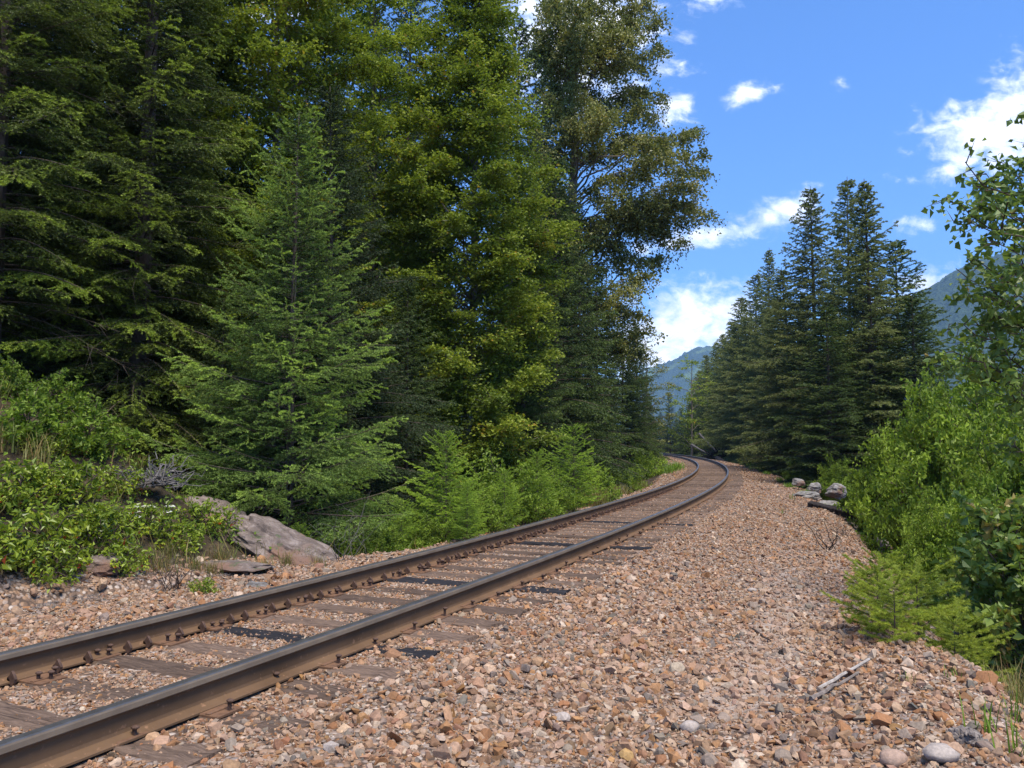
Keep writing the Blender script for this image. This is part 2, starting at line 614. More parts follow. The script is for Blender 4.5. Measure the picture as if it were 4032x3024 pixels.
zn = n.smooth(n.math('ADD', zone, n.math('MULTIPLY', n.math('SUBTRACT', f5, .5), .5)), .4, .6)
col = n.mix(zn, floor_c, stone)
dust = attr(n, 'dust').outputs['Fac']
dm = n.smooth(n.math('ADD', dust, n.math('MULTIPLY', n.math('SUBTRACT', f5, .5), .8)), .35, .75)
col = n.mix(n.math('MULTIPLY', dm, .7), col, (.36, .285, .23))
hgt = n.math('ADD', n.math('MULTIPLY', vo.outputs['Distance'], -1.0), f5)
finish(n, principled(n, col, .92, .15, 0, bump(n, hgt, .6, .03)))
M['ground'] = m

# ------------------------------------------------------------------ ground sheet


def axis(parts):
    out = [parts[0][0]]
    for a, b, st in parts:
        k = max(1, int(round((b - a) / st)))
        out += list(a + (b - a) * (np.arange(1, k + 1) / k))
    return np.array(out)


geo = lambda a, b, k: [(a * (b / a) ** (i / k), a * (b / a) ** ((i + 1) / k), 1e9) for i in range(k)]
xs = axis([(-p1, -p0, 1e9) for p0, p1, _ in reversed(geo(45, 5200, 22))] + [(-45, -9, .5), (-9, 7, .10), (7, 45, .45)] + geo(45, 5200, 22))
ys = axis([(-p1, -p0, 1e9) for p0, p1, _ in reversed(geo(6, 5200, 26))] + [(-6, 1, .3), (1, 15, .10), (15, 40, .3), (40, 130, .6)] + geo(130, 5200, 22))
gx, gy = np.meshgrid(xs, ys, indexing='ij')
gz = height(gx, gy)
g = MB()
nx, ny = gx.shape
i, j = np.meshgrid(np.arange(nx - 1), np.arange(ny - 1), indexing='ij')
k = i * ny + j
gs, gu = to_su(gx.ravel(), gy.ravel())
zone = sstep(gu, -ledge(gs) - .7, -ledge(gs) + .1) * (1 - sstep(gu, redge(gs) + .5, redge(gs) + 1.6))
g.add(np.stack([gx, gy, gz], -1).reshape(-1, 3), None, np.stack([k, k + ny, k + ny + 1, k + 1], -1).reshape(-1, 4), zone)
ground = g.build('ground', M['ground'], smooth=True)


def dust_at(x, y):
    """pale fine grit where a walking line has been worn beside the ballast"""
    s_, u_ = to_su(x, y)
    line = np.interp(s_, [0, 3, 6, 9, 12], [3.3, 3.35, 3.5, 3.3, 3.2])
    return np.exp(-((u_ - line) / .33) ** 2) * sstep(s_, 2.2, 4.0) * (1 - sstep(s_, 7.5, 12))


at_ = ground.data.attributes.new('dust', 'FLOAT', 'POINT')
at_.data.foreach_set('value', dust_at(gx.ravel(), gy.ravel()).astype(np.float32))
tag(ground, kind='structure')

# ------------------------------------------------------------------ rails
PROFILE = [(-.037, .172), (-.034, .181), (-.024, .1855), (0, .1865), (.024, .1855), (.034, .181), (.037, .172), (.0385, .148), (.034, .142),
           (.012, .132), (.0088, .118), (.0088, .05), (.014, .034), (.040, .022), (.076, .013), (.076, .002), (-.076, .002), (-.076, .013),
           (-.040, .022), (-.014, .034), (-.0088, .05), (-.0088, .118), (-.012, .132), (-.034, .142), (-.0385, .148)]
PROFILE = np.array(PROFILE)
RAIL_Z = .014


def make_rail(name, u0, s0, s1, label):
    ss = np.concatenate([np.arange(s0, 30, .25), np.arange(30, s1, .5)])
    mb = MB()
    ctr, t = at_track(ss, np.full_like(ss, u0), RAIL_Z)
    org = ctr[0].copy()
    npf = len(PROFILE)
    nx_, ny_ = np.cos(t), -np.sin(t)
    wob = (fbm(ss * .35, ss * 0 + u0, 4) - .5) * .006
    v = np.stack([ctr[:, None, 0] + nx_[:, None] * (PROFILE[None, :, 0] + wob[:, None]), ctr[:, None, 1] + ny_[:, None] * (PROFILE[None, :, 0] + wob[:, None]),
                  ctr[:, None, 2] + PROFILE[None, :, 1] + 0 * t[:, None]], -1) - org
    i, j = np.meshgrid(np.arange(len(ss) - 1), np.arange(npf), indexing='ij')
    kk = (j + 1) % npf
    q = np.stack([i * npf + j, (i + 1) * npf + j, (i + 1) * npf + kk, i * npf + kk], -1).reshape(-1, 4)
    mb.add(v.reshape(-1, 3), None, q)
    me = mb.mesh(name, None, False, [M['rail'], M['head'], M['steel']])
    jj = j.ravel()
    mi = np.zeros(len(jj), np.int32)
    mi[(jj == 0) | (jj == 5) | (jj == 6) | (jj == 7) | (jj == 24)] = 1
    mi[(jj >= 1) & (jj <= 4)] = 2
    me.polygons.foreach_set('material_index', mi)
    o = bpy.data.objects.new(name, me)
    C.objects.link(o)
    o.location = org
    tag(o, label, 'rail', 'rails of the single track')
    return o, org


rail_r, org_r = make_rail('rail', .755, -6, 150, 'long rusty steel rail nearer the camera, outer rail of the curve')
rail_l, org_l = make_rail('rail', -.755, -5, 150, 'long rusty steel rail beside the forest, lined with arrow-shaped clips')

# rail anchors: arrow-shaped clips on the foot of the rail, a pair at every tie
am = MB()
poly = np.array([(-.012, -.004), (.030, -.012), (.052, .006), (.060, .030), (.046, .052), (.022, .078), (.006, .050), (-.016, .034), (.004, .028), (.012, .016)])
for dy in (-.009, .009):
    am.add(np.stack([poly[:, 0], np.full(len(poly), dy), poly[:, 1]], -1), [[0, q_, q_ + 1] for q_ in range(1, len(poly) - 1)])
npo = len(poly)
am.add(np.concatenate([np.stack([poly[:, 0], np.full(npo, -.009), poly[:, 1]], -1), np.stack([poly[:, 0], np.full(npo, .009), poly[:, 1]], -1)]), None,
       [[q_, (q_ + 1) % npo, npo + (q_ + 1) % npo, npo + q_] for q_ in range(npo)])
anchor_me = am.mesh('rail_anchor', M['spike'])

# ------------------------------------------------------------------ ties with plates and spikes
TIE_SP = .525


def tie_mesh(seed, L=2.74):
    r = np.random.default_rng(seed)
    nl, nw_ = 40, 6
    xs_ = np.linspace(-L / 2, L / 2, nl)
    ring = np.array([(-.115, -.16), (-.117, -.01), (-.095, .003), (0, .004), (.095, .003), (.117, -.01), (.115, -.16)])
    v = np.zeros((nl, 7, 3))
    for a_ in range(nl):
        v[a_, :, 0] = xs_[a_]
        v[a_, :, 1] = ring[:, 0]
        v[a_, :, 2] = ring[:, 1]
    e = r.normal(0, 1, (nl, 7))
    v[:, :, 1] += e * .004
    v[:, 1:6, 2] += r.normal(0, .004, (nl, 5)) - np.abs(r.normal(0, .008, (nl, 5))) * (np.abs(np.arange(5) - 2) > 1)
    v[[0, -1], :, 0] += r.normal(0, .012, (2, 7))
    v[:, 3, 2] -= np.where(r.random(nl) < .35, .012, 0)
    i, j = np.meshgrid(np.arange(nl - 1), np.arange(6), indexing='ij')
    mb = MB()
    q = np.stack([i * 7 + j, (i + 1) * 7 + j, (i + 1) * 7 + j + 1, i * 7 + j + 1], -1).reshape(-1, 4)
    ends = [[0, b_, b_ + 1] for b_ in range(1, 6)] + [[(nl - 1) * 7, (nl - 1) * 7 + b_ + 1, (nl - 1) * 7 + b_] for b_ in range(1, 6)]
    mb.add(v.reshape(-1, 3), ends, q)
    return mb


tie_me = [tie_mesh(q_).mesh('timber', M['tie']) for q_ in range(4)]
black_me = [tie_mesh(q_ + 9).mesh('timber', M['blacktie']) for q_ in range(2)]
pm = MB()
pm.box((0, 0, .006), .36, .19, .016, bev=.004)
pm.box((.105, 0, .018), .03, .185, .012, bev=.004)
pm.box((-.105, 0, .018), .03, .185, .012, bev=.004)
plate_me = pm.mesh('tie_plate', M['plate'])
sm = MB()
sm.box((0, 0, .012), .016, .016, .06)
v = []
for (hz, hr) in ((.036, .010), (.044, .019), (.050, .019), (.056, .010)):
    for q_ in range(8):
        v.append((math.cos(q_ * .785) * hr * 1.25 - .004, math.sin(q_ * .785) * hr, hz))
qd = [[r_ * 8 + q_, r_ * 8 + (q_ + 1) % 8, r_ * 8 + 8 + (q_ + 1) % 8, r_ * 8 + 8 + q_] for r_ in range(3) for q_ in range(8)]
sm.add(v, [[24, 24 + q_, 24 + q_ + 1] for q_ in range(1, 7)], qd)
spike_me = sm.mesh('spike', M['spike'])

tie_rng = np.random.default_rng(3)
ntie = 0
BLACK = {9, 14, 21, 28}
ORD = ['nearest', 'second', 'third', 'fourth', 'fifth', 'sixth', 'seventh', 'eighth', 'ninth', 'tenth', 'eleventh', 'twelfth', 'thirteenth', 'fourteenth']
tie_s = np.arange(-1.32, 92, TIE_SP)
tie_top = {}


def in_frame(p):
    q = cam_inv @ Vector(p)
    return q.z < -.3 and abs(q.x / -q.z) < .63 and abs(q.y / -q.z) < .4725


cam_inv = (Matrix.Translation(cam.location) @ cam.rotation_euler.to_matrix().to_4x4()).inverted()
first = None
for k_, s_ in enumerate(tie_s):
    s_ = float(s_ + tie_rng.normal(0, .02))
    (pt, t_) = at_track(np.array([s_]), np.array([tie_rng.normal(0, .035)]), 0)
    pt = pt[0]
    yaw = -float(t_[0]) + tie_rng.normal(0, .012)
    black = k_ in BLACK
    tz = float(np.interp(s_, [0, 12, 40], [.004, .0, -.01])) + tie_rng.uniform(-.003, .015)
    root = empty('railroad_tie', (pt[0], pt[1], tz), yaw)
    me = (black_me if black else tie_me)[tie_rng.integers(0, 2 if black else 4)]
    tb = bpy.data.objects.new('timber', me)
    C.objects.link(tb)
    tb.parent = root
    if tie_rng.random() < .5:
        tb.rotation_euler = (0, 0, math.pi)
    near = s_ < 26
    if first is None and any(in_frame(q_) for q_ in at_track(np.full(12, s_), np.array([-.6, -.45, -.3, -.15, 0, .15, .3, .45, 1.0, 1.1, 1.2, 1.3]))[0]):
        first = k_
    if first is None:
        lab = 'weathered brown crosstie at the left frame edge, nearer than any other tie'
    elif k_ - first < 14:
        lab = ORD[k_ - first] + ' crosstie from the camera, ' + ('black creosoted wood' if black else 'weathered brown wood') + ' under both rails'
    elif black:
        lab = 'black creosoted crosstie under the rails, farther along the track'
    elif s_ < 26:
        lab = 'weathered brown crosstie half covered by gravel, in the middle stretch of track'
    else:
        lab = 'weathered brown crosstie exposed between the rails, on the far bend of the track'
    tag(root, lab, 'railroad tie', 'crossties under the track')
    tie_top[k_] = (s_, tz)
    if near:
        for sd in (-1, 1):
            pl = bpy.data.objects.new('tie_plate', plate_me)
            C.objects.link(pl)
            pl.parent = root
            pl.location = (sd * .755 - .06 * (sd > 0), 0, .003)
            spots = [(-.045, .055), (-.045, -.06), (.158, .02), (-.110, .01)] if sd > 0 else [(.105, .055), (.105, -.05), (.145, .005), (-.105, 0)]
            for (ax_, ay_) in spots:
                if s_ > 14 and abs(ax_) > .12:
                    continue
                sp = bpy.data.objects.new('spike', spike_me)
                C.objects.link(sp)
                sp.parent = pl
                sp.location = (ax_, ay_ + tie_rng.normal(0, .006), .004 + max(0, tie_rng.normal(.006, .012)))
                sp.rotation_euler = (0, 0, math.pi if ax_ > 0 else 0)
    # anchors on the rail beside the forest
    if k_ < 50:
        for da in (-.155, .155):
            o = bpy.data.objects.new('rail_anchor', anchor_me)
            C.objects.link(o)
            o.parent = rail_l
            ap, at2 = at_track(np.array([s_ + da + tie_rng.normal(0, .012)]), np.array([-.755 + .062]), RAIL_Z + .002)
            o.location = ap[0] - org_l
            o.rotation_euler = (0, 0, -float(at2[0]))

# ------------------------------------------------------------------ ballast stones
def hull_stone(seed, npts, round_):
    r = np.random.default_rng(seed)
    p = r.normal(0, 1, (npts, 3))
    p /= np.linalg.norm(p, axis=1)[:, None]
    if not round_:
        p *= r.uniform(.75, 1.1, (npts, 1))
    p *= np.array([1, r.uniform(.65, .95), r.uniform(.45, .75)])
    bm = bmesh.new()
    for q in p:
        bm.verts.new(q)
    res = bmesh.ops.convex_hull(bm, input=bm.verts)
    bmesh.ops.delete(bm, geom=list({x for x in res['geom_interior'] + res['geom_unused'] if isinstance(x, bmesh.types.BMVert)}), context='VERTS')
    bmesh.ops.triangulate(bm, faces=bm.faces)
    bmesh.ops.recalc_face_normals(bm, faces=bm.faces)
    bm.verts.index_update()
    v = np.array([x.co[:] for x in bm.verts])
    f = np.array([[x.index for x in fc.verts] for fc in bm.faces])
    bm.free()
    return v, f


PAL = np.array([(.37, .235, .150), (.32, .165, .080), (.41, .28, .205), (.29, .235, .195), (.52, .42, .335), (.18, .150, .130), (.25, .145, .090), (.40, .225, .110), (.32, .205, .145), (.46, .33, .24)])
PAL = PAL * np.array([.835, .795, .735])
PW = np.array([.20, .11, .16, .12, .075, .05, .11, .06, .10, .10])
PW = PW / PW.sum()


def rand_rot(n, r, tilt=None):
    q = r.normal(0, 1, (n, 4))
    if tilt is not None:
        q[:, 1:3] *= tilt
    q /= np.linalg.norm(q, axis=1)[:, None]
    w_, x, y, z = q.T
    return np.stack([1 - 2 * (y * y + z * z), 2 * (x * y - z * w_), 2 * (x * z + y * w_), 2 * (x * y + z * w_), 1 - 2 * (x * x + z * z), 2 * (y * z - x * w_),
                     2 * (x * z - y * w_), 2 * (y * z + x * w_), 1 - 2 * (x * x + y * y)], -1).reshape(n, 3, 3)


def scatter_stones(mb, x, y, size, r, protos, colmul=1.0, sink=.25):
    n_ = len(x)
    z = height(x, y)
    which = r.integers(0, len(protos), n_)
    base = PAL[r.choice(len(PAL), n_, p=PW)]
    d_ = dust_at(x, y)[:, None]
    base = base * r.uniform(.80, 1.16, (n_, 1)) * colmul + r.normal(0, .006, (n_, 3)) * np.array([1, .6, .5])
    base = base * (1 - .25 * d_) + np.array([.38, .30, .24]) * .25 * d_
    _, u_ = to_su(x, y)
    st_ = (np.exp(-((np.abs(u_) - .755) / .22) ** 2) * .7)[:, None]
    base = base * (1 - st_ + st_ * np.array([.92, .76, .58]))
    for k_, (pv, pf) in enumerate(protos):
        sel = np.nonzero(which == k_)[0]
        m_ = len(sel)
        if not m_:
            continue
        R_ = rand_rot(m_, r, .45)
        v = np.einsum('nij,kj->nki', R_, pv) * size[sel][:, None, None] * .5
        v[..., 0] += x[sel][:, None]
        v[..., 1] += y[sel][:, None]
        v[..., 2] += (z[sel] + size[sel] * sink * r.uniform(-.2, .8, m_))[:, None]
        f = pf[None] + (np.arange(m_) * len(pv))[:, None, None]
        colr = np.concatenate([np.clip(base[sel], .02, .8), np.ones((m_, 1))], 1)
        mb.add(v.reshape(-1, 3), f.reshape(-1, 3), None, np.repeat(colr, len(pv), 0))


pro_near = [hull_stone(q_, 11, False) for q_ in range(13)] + [hull_stone(q_ + 40, 26, True) for q_ in range(2)]
pro_far = [hull_stone(q_ + 80, 9, False) for q_ in range(8)]
r = np.random.default_rng(77)
gm = MB()


def sample_su(s0, s1, per_m2, umin, umax):
    n_ = int((s1 - s0) * (umax - umin) * per_m2)
    s_, u_ = r.uniform(s0, s1, n_), r.uniform(umin, umax, n_)
    keep = (u_ > -ledge(s_) - .5) & (u_ < redge(s_) + 1.3)
    # thin out towards the vegetated edges
    keep &= r.random(n_) < np.where(u_ < -ledge(s_) + .5, .45, 1) * np.where(u_ > redge(s_) + .3, .55, 1)
    # clear of the rails
    keep &= (np.abs(np.abs(u_) - .755) > .085)
    s_, u_ = s_[keep], u_[keep]
    # fewer stones lie on the exposed part of each tie
    dt = np.abs((s_ + 1.32 + TIE_SP / 2) % TIE_SP - TIE_SP / 2)
    cover = fbm(s_ * 2.1, u_ * 1.6, 31, 3)
    expo = np.where(np.abs(u_) < .62, .50, np.where(u_ > 1.0, .60, .42))
    on = (dt < .118 * np.interp(fbm(s_ * 7.3, u_ * 5.1, 37, 2), [.3, .62], [.45, 1.05]) + .03 * sstep(s_, 12, 24)) & (np.abs(u_) < 1.40) & ~((u_ > .84) & (u_ < 1.02)) & (cover < np.interp(s_, [0, 15, 30], [.44, .47, .64]) + (expo - .5))
    inner = np.abs(u_) < .70
    k_ = ~on | (r.random(len(s_)) < .05)
    s_, u_ = s_[k_], u_[k_]
    p_, _ = at_track(s_, u_)
    fwd = p_[:, 1] > .5
    return p_[fwd, 0], p_[fwd, 1], s_[fwd], u_[fwd]


for (s0, s1, dn, lo, mean, sg, pro) in ((-3, 3.5, 800, -3.6, .040, .44, pro_near), (3.5, 8, 700, -3.4, .042, .42, pro_near), (8, 16, 430, -2.8, .046, .36, pro_far),
                                        (16, 32, 170, -2.4, .056, .28, pro_far), (32, 60, 60, -2.6, .085, .22, pro_far), (60, 100, 24, -2.8, .12, .2, pro_far)):
    x, y, ss_, uu = sample_su(s0, s1, dn, lo, 6.4)
    sz = np.clip(mean * np.exp(r.normal(0, sg, len(x))), .012, .16)
    sz = np.where(np.abs(uu) < .75, np.minimum(sz * .72, .045 if s0 < 16 else .1), np.where(np.abs(uu) < 1.5, sz * .85, sz))
    scatter_stones(gm, x, y, sz, r, pro)
x, y, ss_, uu = sample_su(-3, 5.5, 1100, -3.0, 6.0)
scatter_stones(gm, x, y, np.clip(.019 * np.exp(r.normal(0, .3, len(x))), .01, .035), r, pro_far, 1.0, .35)
x, y, ss_, uu = sample_su(-3, 4.5, 20, 1.3, 6.0)
scatter_stones(gm, x, y, r.uniform(.07, .115, len(x)), r, pro_near[:13], .95, .2)
# a few bigger stones and pale cobbles lying on top, near the camera
x, y, ss_, uu = sample_su(-2, 9, 9, 1.5, 6.0)
scatter_stones(gm, x, y, r.uniform(.065, .12, len(x)), r, pro_near, 1.12, .3)
ballast = gm.build('ballast_gravel', M['gravel'])
tag(ballast, 'brown and tan crushed stone ballast around the track', 'gravel', kind='stuff')

# ------------------------------------------------------------------ foliage builders
def needles(mb, p, d, k_, nl, nw, r, tint, flat=.0, lean=.7):
    """k_ needles round each twig segment (p, p + d)"""
    n_ = len(p)
    L = np.linalg.norm(d, axis=1)[:, None]
    ax = d / (L + 1e-9)
    up = np.array([0, 0, 1.0])
    a = np.cross(ax, up)
    a /= np.linalg.norm(a, axis=1)[:, None] + 1e-6
    b = np.cross(a, ax)
    t = (np.arange(k_)[None] + r.uniform(0, 1, (n_, k_))) / k_
    ph = r.uniform(0, 2 * math.pi, (n_, k_))
    rd = np.cos(ph)[..., None] * a[:, None] + ((1 - flat) * np.sin(ph) + flat * .2)[..., None] * b[:, None]
    base = p[:, None] + d[:, None] * t[..., None]
    nd = ax[:, None] * lean + rd
    nd /= np.linalg.norm(nd, axis=2)[..., None] + 1e-9
    ln = nl * r.uniform(.75, 1.2, (n_, k_)) * np.where(t > .9, .85, 1)
    side = np.cross(nd, r.normal(0, 1, (n_, k_, 3)))
    side /= np.linalg.norm(side, axis=2)[..., None] + 1e-9
    v = np.stack([base - side * nw, base + side * nw, base + nd * ln[..., None]], 2)
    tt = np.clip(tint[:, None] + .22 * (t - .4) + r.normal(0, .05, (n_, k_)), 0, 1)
    mb.add(v.reshape(-1, 3), np.arange(n_ * k_ * 3).reshape(-1, 3), None, np.repeat(tt.ravel(), 3))


def conifer(seed, h, rb, lo=.04, nb=150, sag=.25, rise=.25, tipup=.12, prof=1.0, lat=.07, latf=.42, sub=.075, k_=22, nl=.028, nw=.0035, trunk_r=None,
            minL=.16, bare=0, flat=.3, tipbright=.25, gaps=0.0, subl=.16, latmax=.9, base_t=.35, minlat=.11, tint0=.30, brf=.24):
    r = np.random.default_rng(seed)
    tr, cr = MB(), MB()
    trunk_r = trunk_r or h * .011
    zz = np.linspace(-.4, h, 16)
    lean = r.normal(0, .008 * h, 2)
    cx = lambda z: np.stack([lean[0] * (z / h) ** 2 + .0 * z, lean[1] * (z / h) ** 2, z], -1)
    tr.tube(cx(zz), trunk_r * np.clip(1 - zz / h, .03, 1) ** .8, 8)
    ps, ds, ts = [], [], []
    tw_p, tw_d, tw_r = [], [], []
    zlo = lo * h
    sect = r.uniform(.75, 1.15, 12)
    for q in range(nb):
        f_ = (q + r.uniform(0, 1)) / nb
        z = zlo + (h - zlo) * f_ * .985
        az = q * 2.39996 + r.normal(0, .3)
        if r.random() < gaps:
            continue
        L = (rb * ((1 - f_) ** prof) * (.72 + .28 * min(1, f_ * 5 + .35)) + minL) * r.uniform(.72, 1.12) * sect[int(az / 6.283 * 12) % 12] * r.choice([.8, 1, 1, 1.12])
        az_d = np.array([math.cos(az), math.sin(az), 0])
        ri = rise + (.55 - rise) * f_ ** 2 + r.normal(0, .06)
        sg_ = sag * (1 - f_) * r.uniform(.6, 1.3)
        t = np.linspace(0, 1, 9)
        bend = r.normal(0, .12)
        pts = cx(np.full(9, z)) + az_d[None] * (L * t)[:, None] + np.array([-az_d[1], az_d[0], 0])[None] * (bend * L * t * t)[:, None]
        pts[:, 2] += L * (ri * t - sg_ * 1.6 * t * t + tipup * t ** 3)
        br = max(.004, trunk_r * brf * (1 - f_) + .003)
        tr.tube(pts, br * (1 - t * .85), 4, cap=False)
        nlat = max(3, int(L / lat))
        tl = np.linspace(.10 + base_t * r.uniform(.3, 1) * (1 - f_) * .8, 1.0, nlat) + r.normal(0, .01, nlat)
        tl = np.clip(tl, .05, 1)
        bp = np.stack([np.interp(tl, t, pts[:, a_]) for a_ in range(3)], -1)
        tg = np.stack([np.interp(tl, t, np.gradient(pts[:, a_])) for a_ in range(3)], -1)
        tg /= np.linalg.norm(tg, axis=1)[:, None]
        sd = np.cross(tg, [0, 0, 1.0])
        sd /= np.linalg.norm(sd, axis=1)[:, None] + 1e-9
        sgn = np.where(np.arange(nlat) % 2 == 0, 1, -1)[:, None]
        ang = np.radians(r.uniform(38, 68, nlat))[:, None]
        ld = tg * np.cos(ang) + sd * sgn * np.sin(ang) + np.array([0, 0, 1]) * (r.uniform(-.42, .24, nlat) - sag * .5)[:, None]
        ll = np.minimum(latmax, np.maximum(minlat, latf * L * (1.04 - tl) ** .75 * np.minimum(1, tl * 3.0)) * r.uniform(.7, 1.2, nlat))
        ld = ld / np.linalg.norm(ld, axis=1)[:, None] * ll[:, None]
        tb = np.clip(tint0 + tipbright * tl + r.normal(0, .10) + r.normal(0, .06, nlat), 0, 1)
        # needles along the branch itself, out to its tip
        ps += [pts[2:8], pts[8:9]]
        ds += [pts[3:9] - pts[2:8], (pts[8:9] - pts[7:8]) * min(1.0, .12 / max(.02, L / 8))]
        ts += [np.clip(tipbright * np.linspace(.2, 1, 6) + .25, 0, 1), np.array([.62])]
        tw_p.append(bp)
        tw_d.append(ld)
        tw_r.append(np.full(nlat, .0035))
        # second order along each lateral
        for q2 in range(nlat):
            n2 = int(ll[q2] / sub)
            if n2 < 2:
                ps.append(bp[q2:q2 + 1])
                ds.append(ld[q2:q2 + 1])
                ts.append(tb[q2:q2 + 1])
                continue
            t2 = (np.arange(n2) + .6) / n2
            p2 = bp[q2] + ld[q2] * t2[:, None]
            p2[:, 2] -= sag * .35 * ll[q2] * t2 ** 2
            u2 = ld[q2] / ll[q2]
            s2 = np.cross(u2, [0, 0, 1.0])
            s2 /= np.linalg.norm(s2) + 1e-9
            g2 = np.where(np.arange(n2) % 2 == 0, 1, -1)[:, None]
            a2 = np.radians(r.uniform(30, 60, n2))[:, None]
            d2 = u2 * np.cos(a2) + s2 * g2 * np.sin(a2) + np.array([0, 0, 1]) * (r.uniform(-.35, .25, n2) - sag * .6)[:, None]
            l2 = np.minimum(subl, ll[q2] * .5 * (1.1 - t2)) * r.uniform(.7, 1.25, n2) + .03
            ps += [p2, bp[q2:q2 + 1] + ld[q2:q2 + 1] * .15, bp[q2:q2 + 1] + ld[q2:q2 + 1] * .6]
            ds += [d2 * l2[:, None], ld[q2:q2 + 1] * .45, ld[q2:q2 + 1] * .42]
            ts += [np.clip(tb[q2] + .12 * t2, 0, 1), tb[q2:q2 + 1], np.clip(tb[q2:q2 + 1] + .15, 0, 1)]
    # leader
    for q in range(3):
        zq = h * (.94 + .02 * q)
        ps.append(cx(np.array([zq])))
        ds.append(np.array([[0, 0, h * .02]]))
        ts.append(np.array([.6]))
    p, d, t = np.concatenate(ps), np.concatenate(ds), np.concatenate(ts)
    needles(cr, p, d, k_, nl, nw, r, t, flat)
    tr.sticks(np.concatenate(tw_p), np.concatenate(tw_d), np.concatenate(tw_r))
    for q in range(bare):
        z = r.uniform(.02, max(.05, lo + .25)) * h
        az = r.uniform(0, 6.28)
        L = rb * r.uniform(.4, 1.0)
        t = np.linspace(0, 1, 6)
        dirv = np.array([math.cos(az), math.sin(az), 0])
        pts = cx(np.full(6, z)) + dirv * (L * t)[:, None]
        pts[:, 2] -= L * (.25 * t + .25 * t * t) * r.uniform(.3, 1.2)
        tr.tube(pts, .006 * (1 - t * .8) * max(1, h / 12), 3, cap=False)
        nn = 10
        tt = r.uniform(.3, 1, nn)
        bp = np.stack([np.interp(tt, t, pts[:, a_]) for a_ in range(3)], -1)
        tr.sticks(bp, r.normal(0, 1, (nn, 3)) * .12 * L + dirv * .12 * L - np.array([0, 0, .05 * L]), .0025 * max(1, h / 9))
    return tr, cr


def leaves(mb, p, size, r, tint, up=.6, fold=.22, aspect=.62, droop=0.0):
    n_ = len(p)
    nrm = r.normal(0, 1, (n_, 3))
    nrm /= np.linalg.norm(nrm, axis=1)[:, None]
    nrm = nrm + np.array([0, 0, up])
    nrm /= np.linalg.norm(nrm, axis=1)[:, None] + 1e-9
    ax = np.cross(nrm, r.normal(0, 1, (n_, 3)))
    ax[:, 2] -= droop
    ax -= nrm * (ax * nrm).sum(1)[:, None]
    ax /= np.linalg.norm(ax, axis=1)[:, None] + 1e-9
    sd = np.cross(nrm, ax)
    s_ = (size * r.uniform(.65, 1.3, n_))[:, None]
    wv = sd * s_ * aspect * .5
    lift = nrm * s_ * fold
    v = np.stack([p, p + ax * s_ * .42 + wv + lift, p + ax * s_, p + ax * s_ * .42 - wv + lift], 1)
    b = np.arange(n_)[:, None] * 4
    mb.add(v.reshape(-1, 3), np.concatenate([b + np.array([[0, 1, 2]]), b + np.array([[0, 2, 3]])]), None, np.repeat(np.clip(tint, 0, 1), 4))


def leafy(seed, trunk, trunk_r, targets, ntw=26, twl=.7, droop=.3, nlf=26, lsize=.08, spread=.10, start=.35, up=.6, limb_r=.03, aspect=.62, rise=.3, ldroop=.0, flatz=.6, vspread=1.0, tintc=.45):
    """trunk polyline, limbs curving to the targets, twigs along the limbs and leaves along the twigs (all relative to the tree's base)"""
    r = np.random.default_rng(seed)
    tr, cr = MB(), MB()
    trunk = np.asarray(trunk, float)
    nt = len(trunk)
    tr.tube(trunk, trunk_r * np.linspace(1, .22, nt), 8)
    tz = trunk[:, 2]
    LP, LT = [], []
    SP, SD = [], []
    for T in targets:
        T = np.asarray(T, float)
        hd = math.hypot(T[0] - np.interp(T[2], tz, trunk[:, 0]), T[1] - np.interp(T[2], tz, trunk[:, 1]))
        z0 = T[2] - rise * hd * r.uniform(.35, 1.7) - .1 * r.random()
        z0 = min(max(z0, tz[0] + .12 * (tz[-1] - tz[0])), tz[-1] * .98)
        b = np.array([np.interp(z0, tz, trunk[:, 0]), np.interp(z0, tz, trunk[:, 1]), z0])
        L = np.linalg.norm(T - b)
        t = np.linspace(0, 1, 8)
        pts = b + (T - b) * t[:, None]
        pts[:, 2] += droop * L * r.uniform(.2, 1.6) * (t - t * t)
        pts += (r.normal(0, .035, (8, 3)) * L) * (t * (1 - t) * 4)[:, None]
        tr.tube(pts, np.interp(t, [0, 1], [max(.006, limb_r * min(1.4, L / 2)), .004]), 5, cap=False)
        ct = r.normal(0, .13)
        n_ = max(4, int(ntw * min(1.5, max(.45, L / max(.6, twl * 2.5)))))
        tt = r.uniform(start, 1.02, n_)
        bp = np.stack([np.interp(tt, t, pts[:, a_]) for a_ in range(3)], -1)
        ax = (pts[-1] - pts[4])
        ax /= np.linalg.norm(ax) + 1e-9
        d = r.normal(0, 1, (n_, 3)) * np.array([1, 1, flatz])
        d /= np.linalg.norm(d, axis=1)[:, None]
        d = d + ax * .7 - np.array([0, 0, droop * 1.0])
        d /= np.linalg.norm(d, axis=1)[:, None]
        tl = twl * r.uniform(.5, 1.25, n_) * (1.15 - .5 * tt)
        SP.append(bp)
        SD.append(d * tl[:, None])
        f = r.uniform(.12, 1.05, (n_, nlf))
        lp = bp[:, None] + (d * tl[:, None])[:, None] * f[..., None]
        lp[..., 2] -= droop * .5 * tl[:, None] * f ** 2
        lp += r.normal(0, spread, lp.shape) * (tl[:, None, None] ** .5) * np.array([1, 1, vspread])
        LP.append(lp.reshape(-1, 3))
        LT.append(np.clip(tintc + ct + r.normal(0, .10, (n_, 1)) + r.normal(0, .10, (n_, nlf)) + (r.random((n_, nlf)) < .03) * .4, 0, 1).ravel())
    tr.sticks(np.concatenate(SP), np.concatenate(SD), .006 if lsize > .05 else .004)
    p, t = np.concatenate(LP), np.concatenate(LT)
    leaves(cr, p, lsize, r, t, up, aspect=aspect, droop=ldroop)
    return tr, cr


